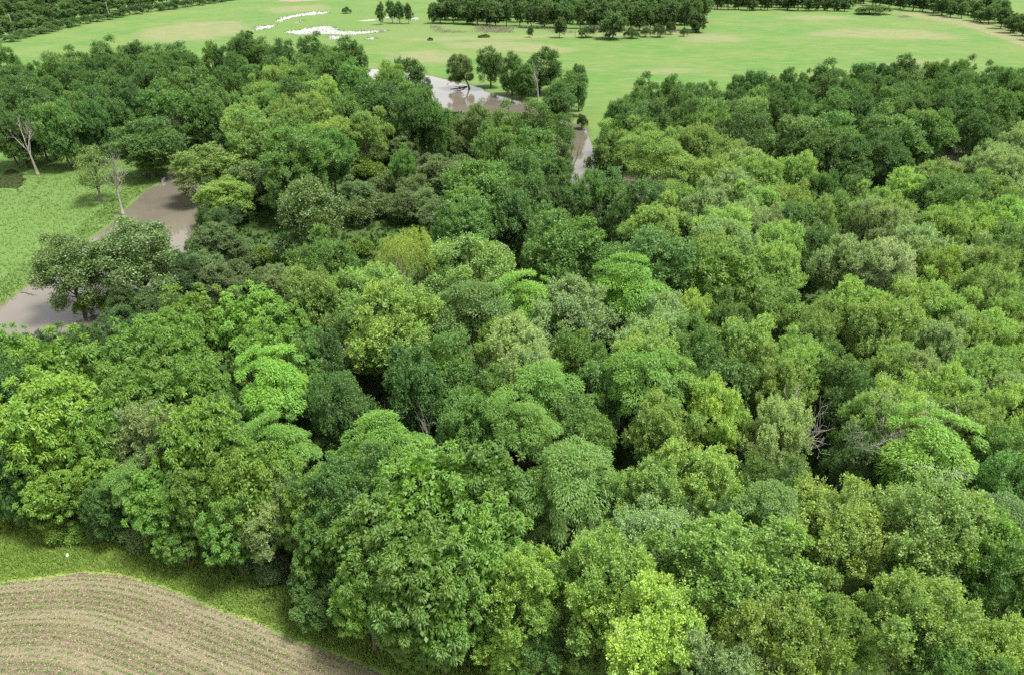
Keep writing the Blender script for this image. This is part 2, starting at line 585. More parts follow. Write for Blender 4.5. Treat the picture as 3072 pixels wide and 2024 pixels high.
# ------------------------------------------------------------------ tilled field with curving rows
def make_field_material():
    m, N, Lk = mat_new('tilled_soil')
    P = N.new('ShaderNodeNewGeometry').outputs['Position']
    row = attr(N, 'row').outputs['Fac']
    n1 = noise(N, Lk, P, .12, 4)
    n2 = noise(N, Lk, P, 2.2, 5, .7)
    n3 = noise(N, Lk, P, 14, 3, .7)
    c = mix(N, Lk, ramp(N, Lk, n2, .35, .68), (.064, .053, .036), (.132, .115, .080))
    c = mix(N, Lk, math_n(N, Lk, 'MULTIPLY', ramp(N, Lk, n1, .4, .65), .5), c, (.105, .088, .060))
    c = mix(N, Lk, math_n(N, Lk, 'MULTIPLY', ramp(N, Lk, n3, .5, .7), .8), c, (.24, .205, .145))
    c = mix(N, Lk, math_n(N, Lk, 'MULTIPLY', ramp(N, Lk, n3, .3, .42, (1, 1, 1, 1), (0, 0, 0, 1)), .7), c, (.05, .036, .026))
    ph = math_n(N, Lk, 'SINE', math_n(N, Lk, 'MULTIPLY', row, 2 * math.pi / .76))
    c = mix(N, Lk, math_n(N, Lk, 'MULTIPLY', ramp(N, Lk, math_n(N, Lk, 'ADD', ph, math_n(N, Lk, 'MULTIPLY', n2, .8)), .5, 1.0), .55), c, (.070, .052, .034))
    wide = math_n(N, Lk, 'SINE', math_n(N, Lk, 'MULTIPLY', row, 2 * math.pi / 4.56))
    c = mix(N, Lk, math_n(N, Lk, 'MULTIPLY', ramp(N, Lk, math_n(N, Lk, 'ADD', wide, n1), .9, 1.4), .4), c, (.19, .165, .115))
    principled(N, Lk, c, .95, .1, math_n(N, Lk, 'ADD', n2, n3), .08, .9)
    return m


TILLED = make_field_material()
fx, fy = np.arange(-100, 50, .25), np.arange(22, 78, .25)
FX, FY = np.meshgrid(fx, fy)
FP = np.stack([FX.ravel(), FY.ravel()], 1)
# a smoother curve drives the rows
rs = np.arange(len(FIELD_EDGE))
t_ = np.concatenate([[0], np.cumsum(np.linalg.norm(np.diff(FIELD_EDGE, axis=0), axis=1))])
s_ = np.linspace(0, t_[-1], 200)
ROWC = np.stack([np.interp(s_, t_, FIELD_EDGE[:, 0]), np.interp(s_, t_, FIELD_EDGE[:, 1])], 1)
kern = np.hanning(61)
kern /= kern.sum()
ROWC = np.stack([np.convolve(np.pad(ROWC[:, k], 30, mode='reflect', reflect_type='odd'), kern, 'valid') for k in (0, 1)], 1)
fin = inside(FP, FIELD_POLY)
fd = seg_dist(FP, ROWC, False)
edge_in = np.where(fin, seg_dist(FP, FIELD_EDGE, False), 0)
fz = .05 + .035 * np.cos(fd / .76 * 2 * math.pi) * smooth(.4, 2, edge_in) + RNG.normal(size=len(FP)) * .012
fz = np.where(edge_in < .35, -.02, fz)
nfx = len(fx)
ii = (np.arange(len(fy) - 1)[:, None] * nfx + np.arange(nfx - 1)[None, :]).ravel()
quads = np.stack([ii, ii + 1, ii + nfx + 1, ii + nfx], 1)
quads = quads[fin[quads].any(axis=1)]
used = np.unique(quads)
remap = np.full(len(FP), -1)
remap[used] = np.arange(len(used))
link('tilled_field', new_mesh('tilled_field', np.column_stack([FP, fz])[used], remap[quads], {'row': ('POINT', fd[used])}, True), TILLED, kind='structure')

# ------------------------------------------------------------------ tree prototypes (nominal: crown radius 5 m, height 14 m)
def finish_leaves(name, parts):
    """parts: list of (verts, faces, leaf_var per face, bough_var per face)"""
    V, F, A, B, n = [], [], [], [], 0
    for v, f, a, b in parts:
        V.append(v)
        F.append(f + n)
        A.append(a)
        B.append(b)
        n += len(v)
    me = new_mesh(name, np.concatenate(V), np.concatenate(F), {'leaf_var': ('FACE', np.concatenate(A)), 'bough_var': ('FACE', np.concatenate(B))})
    me.materials.append(LEAF)
    return me


def lobes(r, n, R, zc, c, rl, zmin=-.55, shell=(.55, .78), flat=1.0):
    d = rand_dirs(r, n * 6)
    d = d[d[:, 2] > zmin]
    # spread: greedy farthest points
    keep = [d[0]]
    dd = np.linalg.norm(d - d[0], axis=1)
    for _ in range(n - 1):
        i = int(np.argmax(dd * r.uniform(.75, 1, len(dd))))
        keep.append(d[i])
        dd = np.minimum(dd, np.linalg.norm(d - d[i], axis=1))
    d = np.array(keep)
    w = r.normal(size=(3, 3))
    warp = 1 + .13 * sum(np.sin(d @ (w[i] * 1.6) + r.uniform(0, 6.3)) for i in range(3)) / 1.5
    s = (r.uniform(*shell, n) * warp)[:, None]
    ctr = d * s * np.array([R, R, c]) + np.array([0, 0, zc])
    rad = r.uniform(rl[0], rl[1], n)
    return ctr, rad, d


def lobe_points(r, ctr, rad, per, zc, out_bias=.75, flat=1.0, fill=(.72, 1.0)):
    n = len(ctr)
    k = np.maximum(8, (per * (rad / rad.mean()) ** 2).astype(int))
    idx = np.repeat(np.arange(n), k)
    d = rand_dirs(r, len(idx))
    outward = unit(ctr - np.array([0, 0, zc - 1.0]))[idx]
    d = unit(d + outward * out_bias + np.array([0, 0, .25]))
    s = r.uniform(*fill, len(idx))[:, None]
    p = ctr[idx] + d * rad[idx][:, None] * s * np.array([1, 1, flat])
    return p, d, idx


def wood(r, name, ctr, rad, H, trunk_r=.26, lean=0.0, fork=.35, mat=None, limbs=14):
    T = Tubes()
    top = np.array([lean, 0, H * .78])
    tt = np.linspace(0, 1, 7)
    pts = np.outer(tt, top) + np.column_stack([r.normal(0, .12, 7), r.normal(0, .12, 7), np.zeros(7)]) * (tt > 0)[:, None]
    T.add(pts, trunk_r * (1 - .78 * tt) * np.where(tt == 0, 1.5, 1), 7)
    order = r.permutation(len(ctr))[:limbs]
    for i in order:
        f = r.uniform(fork, .85)
        a = np.array([np.interp(f, tt, pts[:, k]) for k in range(3)])
        e = ctr[i]
        if a[2] > e[2] - .3:
            f = max(.15, (e[2] - 1.2) / (H * .78) * .8)
            a = np.array([np.interp(f, tt, pts[:, k]) for k in range(3)])
        s = np.linspace(0, 1, 5)[:, None]
        m = a * (1 - s) + e * s
        m[:, 2] += np.sin(s[:, 0] * math.pi) * .35
        m[1:4] += r.normal(0, .14, (3, 3))
        T.add(m, trunk_r * (1 - f * .7) * np.linspace(.5, .12, 5), 5)
        for _ in range(2):
            e2 = e + rand_dirs(r, 1)[0] * rad[i] * .7 + np.array([0, 0, rad[i] * .3])
            T.add(np.array([m[3], (m[3] + e2) / 2 + r.normal(0, .1, 3), e2]), trunk_r * np.array([.13, .09, .04]), 4)
    me = T.mesh(name)
    me.materials.append(mat or BARK)
    return me


def proto_maple(seed, n_lobe=34, per=50, leaf=(.14, .22), tuft=31, R=5.0, H=14.0, zc=9.2, c=4.3, rl=(.8, 1.6), spike=.9, up=.6, zmin=-.8, shell=(.38, 1.0), core=.34):
    """boughs (lobes) carry sprays; each spray is a tapering tuft of leaves with dark gaps to its neighbours"""
    r = np.random.default_rng(seed)
    ctr, rad, d = lobes(r, n_lobe, R, zc, c, rl, zmin, shell)
    p, pd, idx = lobe_points(r, ctr, rad, per, zc, .55, fill=(.3, 1.0))
    n = len(p)
    bv = np.clip(r.normal(.5, .24, n_lobe), 0, 1)[idx] * .7 + r.uniform(0, .3, n)
    ax = unit(pd * .65 + np.array([0, 0, up]) + r.normal(0, .22, p.shape))
    ln = r.uniform(.5, 1.0, n) * (.45 + spike * .6)
    wd = r.uniform(.20, .34, n)
    t = r.uniform(0, 1, (n, tuft)) ** .8
    side = rand_dirs(r, n * tuft).reshape(n, tuft, 3)
    P = (p[:, None] + ax[:, None] * (t * ln[:, None])[..., None] + side * (wd[:, None] * (1.05 - .75 * t))[..., None]).reshape(-1, 3)
    dirs = unit(np.repeat(ax, tuft, 0) * .45 + side.reshape(-1, 3) * .7 + r.normal(0, .3, P.shape) + np.array([0, 0, -.12]))
    nor = unit(r.normal(0, .45, P.shape) + np.array([0, 0, .9]) + np.repeat(pd, tuft, 0) * .4)
    L = r.uniform(leaf[0], leaf[1], len(P)) * (1.1 - .25 * t.reshape(-1))
    v, f, k = leaf_quads(P, dirs, nor, L, L * .74)
    lv = np.clip(np.repeat(r.normal(.42, .17, n), tuft) + .22 * t.reshape(-1) ** 2 + r.normal(0, .16, len(P)), 0, 1)
    # a thin inner fill so that the crown is not hollow
    q, qd, qi = lobe_points(r, ctr, rad * .6, per * core, zc, .1)
    Lq = np.full(len(q), leaf[1] * 2.0)
    v2, f2, _ = leaf_quads(q, rand_dirs(r, len(q)), rand_dirs(r, len(q)), Lq, Lq * .8)
    me = finish_leaves('maple_foliage', [(v, f, lv, np.repeat(bv, tuft)), (v2, f2, np.clip(r.normal(.4, .15, len(q)), 0, 1), np.full(len(q), .4))])
    return me, wood(r, 'maple_wood', ctr, rad, H)


def proto_walnut(seed, n_cl=150, fr=105, R=5.0, H=14.0, zc=8.6, c=5.3):
    """rounded mops of drooping compound leaves"""
    r = np.random.default_rng(seed)
    ctr, rad, d = lobes(r, n_cl, R, zc, c, (.45, .95), -.75, (.52, 1.0))
    n = n_cl
    k = (fr * (rad / rad.mean()) ** 1.6).astype(int)
    idx = np.repeat(np.arange(n), k)
    out = unit(d * np.array([1, 1, .8]) + np.array([0, 0, .35]))[idx]
    e = unit(rand_dirs(r, len(idx)) + out * .85)
    base = ctr[idx] + e * (rad[idx] * r.uniform(.15, .62, len(idx)))[:, None]
    e2 = unit(e + r.normal(0, .22, e.shape) + np.array([0, 0, .12]))
    L = r.uniform(.26, .46, len(idx))
    nor = unit(np.array([0, 0, 1.0]) + e * .4 + r.normal(0, .3, e.shape))
    v, f, m = leaf_quads(base, e2, nor, L, r.uniform(.08, .13, len(idx)), r.uniform(.5, 1.5, len(idx)))
    lv = np.clip(r.normal(.5, .25, len(idx)), 0, 1)
    bv = np.clip(r.normal(.5, .25, n), 0, 1)[idx]
    big, brad, bd = lobes(r, 26, R * .8, zc, c * .85, (1.0, 1.6), -.6)
    q, qd, qi = lobe_points(r, big, brad, 90, zc, .5)
    Lq = np.full(len(q), .45)
    v2, f2, _ = leaf_quads(q, rand_dirs(r, len(q)), rand_dirs(r, len(q)), Lq, Lq * .7)
    me = finish_leaves('walnut_foliage', [(v, f, np.repeat(lv, m), np.repeat(bv, m)), (v2, f2, np.full(len(q), .4), np.full(len(q), .4))])
    return me, wood(r, 'walnut_wood', big, brad, H)


def proto_locust(seed, n_pl=60, fr=380, R=5.0, H=14.0, zc=8.4, c=5.4):
    """flat feathery layers, shingled down a dome"""
    r = np.random.default_rng(seed)
    ctr, rad, d = lobes(r, n_pl, R, zc, c, (.7, 1.7), -.35, (.45, 1.0))
    k = (fr * (rad / rad.mean()) ** 2).astype(int)
    idx = np.repeat(np.arange(n_pl), k)
    a = r.uniform(0, 2 * math.pi, len(idx))
    rr = np.sqrt(r.uniform(0, 1, len(idx)))
    loc = np.stack([np.cos(a), np.sin(a)], 1) * (rr * rad[idx])[:, None]
    tilt = d[idx]
    z = -.22 * rr ** 2 * rad[idx] - (loc * tilt[:, :2]).sum(1) * .38 + r.normal(0, .14, len(idx))
    base = ctr[idx] + np.column_stack([loc, z])
    e = unit(np.column_stack([np.cos(a), np.sin(a), np.zeros(len(a))]) * .8 + tilt * np.array([.9, .9, .1]) + r.normal(0, .35, (len(a), 3)))
    L = r.uniform(.20, .36, len(idx))
    nor = unit(np.array([0, 0, 1.0]) + r.normal(0, .22, e.shape))
    v, f, m = leaf_quads(base, e, nor, L, r.uniform(.07, .12, len(idx)), r.uniform(.2, .8, len(idx)))
    lv = np.clip(r.normal(.55, .2, len(idx)), 0, 1)
    bv = np.clip(r.normal(.5, .2, n_pl), 0, 1)[idx]
    me = finish_leaves('locust_foliage', [(v, f, np.repeat(lv, m), np.repeat(bv, m))])
    return me, wood(r, 'locust_wood', ctr, rad, H, fork=.25)


def proto_willow(seed, R=5.0, H=14.0):
    r = np.random.default_rng(seed)
    ctr, rad, d = lobes(r, 20, R * .9, 9.6, 3.8, (.9, 1.6), .0, (.45, .9))
    p, pd, idx = lobe_points(r, ctr, rad, 70, 9.0, .6)
    parts = []
    n = len(p)
    seg = 7
    q = p.copy()
    dirn = unit(pd * np.array([1, 1, .4]) + np.array([0, 0, .3]))
    for s in range(seg):
        dirn = unit(dirn + np.array([0, 0, -.32]))
        q = q + dirn * r.uniform(.12, .22, n)[:, None]
        for _ in range(2):
            e = unit(dirn + r.normal(0, .35, q.shape))
            L = r.uniform(.16, .28, n)
            v, f, _ = leaf_quads(q + r.normal(0, .05, q.shape), e, rand_dirs(r, n), L, L * .3)
            parts.append((v, f, np.clip(r.normal(.5, .2, n), 0, 1), np.full(n, .6)))
    me = finish_leaves('willow_foliage', parts)
    return me, wood(r, 'willow_wood', ctr, rad, H, .3, fork=.12, mat=DEADWOOD, limbs=12)


def proto_open(seed, R=5.0, H=14.0, per=190):
    """riverside tree with an open crown: limbs show between the boughs"""
    r = np.random.default_rng(seed)
    ctr, rad, d = lobes(r, 30, R, 7.9, 5.9, (.8, 1.7), -.85, (.45, .95))
    p, pd, idx = lobe_points(r, ctr, rad, per, 8.8, .35, fill=(.35, 1.05))
    n, tuft = len(p), 6
    P = np.repeat(p, tuft, 0) + r.normal(0, .18, (n * tuft, 3))
    dirs = unit(np.repeat(pd, tuft, 0) * .4 + r.normal(0, .7, P.shape) + np.array([0, 0, -.2]))
    L = r.uniform(.2, .32, len(P))
    v, f, k = leaf_quads(P, dirs, unit(r.normal(0, .7, P.shape) + np.array([0, 0, .7])), L, L * .6)
    bv = np.clip(r.normal(.5, .25, len(ctr)), 0, 1)[idx]
    me = finish_leaves('open_foliage', [(v, f, np.clip(r.normal(.5, .25, len(P)), 0, 1), np.repeat(bv, tuft))])
    return me, wood(r, 'open_wood', ctr, rad, H, .28, lean=.8, fork=.2, limbs=22)


def proto_bush(seed, R=2.5, H=3.4):
    r = np.random.default_rng(seed)
    ctr, rad, d = lobes(r, 16, R, 1.3, 1.9, (.6, 1.1), -.2, (.45, .85))
    p, pd, idx = lobe_points(r, ctr, rad, 130, .8)
    n, tuft = len(p), 5
    ax = unit(pd * .6 + np.array([0, 0, .5]) + r.normal(0, .3, p.shape))
    P = np.repeat(p, tuft, 0) + np.repeat(ax, tuft, 0) * r.uniform(0, .5, (n * tuft, 1)) + r.normal(0, .07, (n * tuft, 3))
    dirs = unit(np.repeat(ax, tuft, 0) * .5 + r.normal(0, .6, P.shape))
    L = r.uniform(.16, .27, len(P))
    v, f, k = leaf_quads(P, dirs, unit(r.normal(0, .6, P.shape) + np.array([0, 0, .8])), L, L * .7)
    bv = np.clip(r.normal(.5, .22, len(ctr)), 0, 1)[idx]
    me = finish_leaves('bush_foliage', [(v, f, np.clip(r.normal(.5, .22, len(P)), 0, 1), np.repeat(bv, tuft))])
    T = Tubes()
    for i in range(9):
        e = ctr[i]
        T.add(np.array([[r.normal(0, .15), r.normal(0, .15), -.1], [e[0] * .45, e[1] * .45, e[2] * .55], e]), [.06, .045, .02], 5)
    w = T.mesh('bush_stems')
    w.materials.append(BARK)
    return me, w


def proto_dead(seed, H=14.0, spread=.55, depth=3, kids=(3, 5), trunk_r=.27, first=.35, mat=None, twig=.012, lean=(0, 0)):
    r = np.random.default_rng(seed)
    T, B = Tubes(), Tubes()

    def grow(a, d, L, rad, lvl):
        n = 6 if lvl == 0 else 4
        pts = [a]
        dd = d.copy()
        for i in range(n):
            dd = unit(dd + r.normal(0, .025 + .06 * lvl, 3) + np.array([0, 0, .03 * lvl]))
            pts.append(pts[-1] + dd * L / n)
        pts = np.array(pts)
        rr = np.linspace(rad, max(rad * .35, twig), n + 1)
        if lvl == 0:
            rr[0] *= 1.5
        (T if lvl == 0 else B).add(pts, rr, 7 if lvl == 0 else (5 if lvl < 3 else 3))
        if lvl >= depth:
            return
        k = r.integers(kids[0], kids[1] + 1) + (3 if lvl == 0 else 0)
        for j in range(k):
            f = r.uniform(first if lvl == 0 else .25, 1.0) if j else 1.0
            s = np.linspace(0, 1, n + 1)
            p = np.array([np.interp(f, s, pts[:, q]) for q in range(3)])
            side = unit(np.cross(dd, rand_dirs(r, 1)[0]))
            nd = unit(dd * (1 - spread * .6) + side * spread * r.uniform(.6, 1.3) + np.array([0, 0, .18]))
            grow(p, nd, L * r.uniform(.42, .66), max(np.interp(f, s, rr) * .62, twig), lvl + 1)

    grow(np.array([0, 0, -.15]), unit(np.array([lean[0], lean[1], 1.0])), H * .52, trunk_r, 0)
    t, b = T.mesh('dead_trunk'), B.mesh('dead_boughs')
    for me in (t, b):
        me.materials.append(mat or DEADWOOD)
    return b, t


def norm_pair(pair, R=5.0, H=14.0):
    """scale a crown and its wood together so that the crown measures R and H"""
    co = np.empty(len(pair[0].vertices) * 3, np.float32)
    pair[0].vertices.foreach_get('co', co)
    co = co.reshape(-1, 3)
    k = np.array([R / np.percentile(np.hypot(co[:, 0], co[:, 1]), 96)] * 2 + [H / np.percentile(co[:, 2], 99.6)])
    for me in pair:
        v = np.empty(len(me.vertices) * 3, np.float32)
        me.vertices.foreach_get('co', v)
        me.vertices.foreach_set('co', (v.reshape(-1, 3) * k).astype(np.float32).ravel())
        me.update()
    return pair


PROTO = {
    'maple': [proto_maple(11), proto_maple(12, spike=1.2), proto_maple(13, n_lobe=42, rl=(.7, 1.4)), proto_maple(14, n_lobe=30, rl=(.9, 1.9), per=60, spike=1.1), proto_maple(15, n_lobe=36, up=.9, spike=1.3), proto_maple(16, n_lobe=38, c=4.9, zc=8.8)],
    'walnut': [proto_walnut(21), proto_walnut(22, 170, 90), proto_walnut(23, 130, 120)],
    'locust': [proto_locust(31), proto_locust(32, 70, 320)],
    'dense': [proto_maple(41, 50, 44, (.16, .25), 22, zc=7.2, c=6.3, rl=(.8, 1.6), spike=.45, up=.35, zmin=-.95, shell=(.42, .9)), proto_maple(42, 44, 50, (.16, .25), 22, zc=7.2, c=6.3, rl=(.9, 1.8), spike=.55, up=.4, zmin=-.95, shell=(.42, .9)),
              proto_maple(43, 56, 40, (.16, .24), 22, zc=7.0, c=6.5, rl=(.75, 1.5), spike=.4, up=.35, zmin=-.95, shell=(.42, .9)), proto_maple(44, 42, 48, (.16, .25), 22, zc=7.6, c=6.0, rl=(.9, 1.9), spike=.6, up=.45, zmin=-.95, shell=(.42, .92))],
    'far': [proto_maple(51 + i, 36, 16, (.36, .55), 11, zc=7.2, c=6.4, rl=(1.0, 1.9), spike=.35, up=.3, zmin=-.95, core=.8, shell=(.4, .88)) for i in range(5)],
    'willow': [proto_willow(61)],
    'open': [proto_open(71), proto_open(72)],
    'sparse': [proto_open(73, per=36)],
    'bush': [proto_bush(81 + i) for i in range(4)],
    'dead': [proto_dead(91, trunk_r=.34), proto_dead(92, spread=.7, first=.25, trunk_r=.36), proto_dead(93, spread=.45, depth=3, kids=(4, 6), first=.2, trunk_r=.2), proto_dead(94, depth=2, kids=(2, 3), spread=.35, first=.55, trunk_r=.3),
             proto_dead(95, spread=.5, depth=4, kids=(3, 4), first=.7, trunk_r=.2)],
}
for _k in ('maple', 'walnut', 'locust', 'dense', 'far', 'willow', 'open', 'sparse'):
    for _p in PROTO[_k]:
        norm_pair(_p)
for _p in PROTO['bush']:
    norm_pair(_p, 2.5, 3.2)

# ------------------------------------------------------------------ where the crowns stand: (column, row) of a 3 x 3 grid over the photo, then crown top x, y and width
# kinds: D dark round riverside, G mid green, M light green maple, P pale silvery maple, Y yellow-green maple, W clumpy walnut, V yellowish walnut,
#        L lime feathery locust, N dark feathery locust, E emerald, S grey-green scrub, K willow, R open riverside, B low bush
KINDS = {
    'D': ('dense', (.064, .138, .036), 0.0, 'dark green dense-crowned tree', 'dark_riverside_tree'),
    'G': ('dense', (.080, .165, .040), .04, 'mid green round-crowned tree', 'green_riverside_tree'),
    'M': ('maple', (.162, .268, .064), .10, 'light green tufted maple', 'maple_tree'),
    'P': ('maple', (.160, .250, .092), .42, 'pale silvery-leaved maple', 'silver_maple_tree'),
    'Y': ('maple', (.172, .290, .056), .08, 'yellow-green tufted maple', 'yellow_green_maple_tree'),
    'W': ('walnut', (.096, .200, .028), 0.0, 'green mop-leaved walnut', 'walnut_tree'),
    'V': ('walnut', (.122, .222, .028), 0.0, 'yellowish mop-leaved walnut', 'walnut_tree'),
    'L': ('locust', (.105, .225, .030), 0.0, 'lime green feathery locust', 'locust_tree'),
    'N': ('locust', (.082, .160, .032), 0.0, 'deep green feathery locust', 'locust_tree'),
    'E': ('maple', (.080, .172, .040), .03, 'emerald green leafy tree', 'emerald_tree'),
    'S': ('bush', (.105, .165, .065), .05, 'grey-green scrub bush', 'scrub_bush'),
    'K': ('willow', (.185, .29, .06), 0.0, 'pale yellow-green willow', 'willow_tree'),
    'R': ('open', (.075, .130, .040), .15, 'open-crowned riverside tree', 'riverside_tree'),
    'X': ('sparse', (.110, .175, .045), .1, 'half-dead tree with thin foliage', 'half_dead_tree'),
    'Q': ('dense', (.135, .225, .046), .06, 'yellow-green bankside tree', 'bankside_tree'),
    'T': ('dense', (.095, .152, .060), .06, 'small grey-green scrub tree', 'scrub_tree'),
    'Z': ('maple', (.200, .270, .150), .85, 'whitish maple with upturned pale leaves', 'silver_maple_tree'),
    'B': ('bush', (.125, .215, .036), .02, 'leafy green bush', 'leafy_bush'),
}
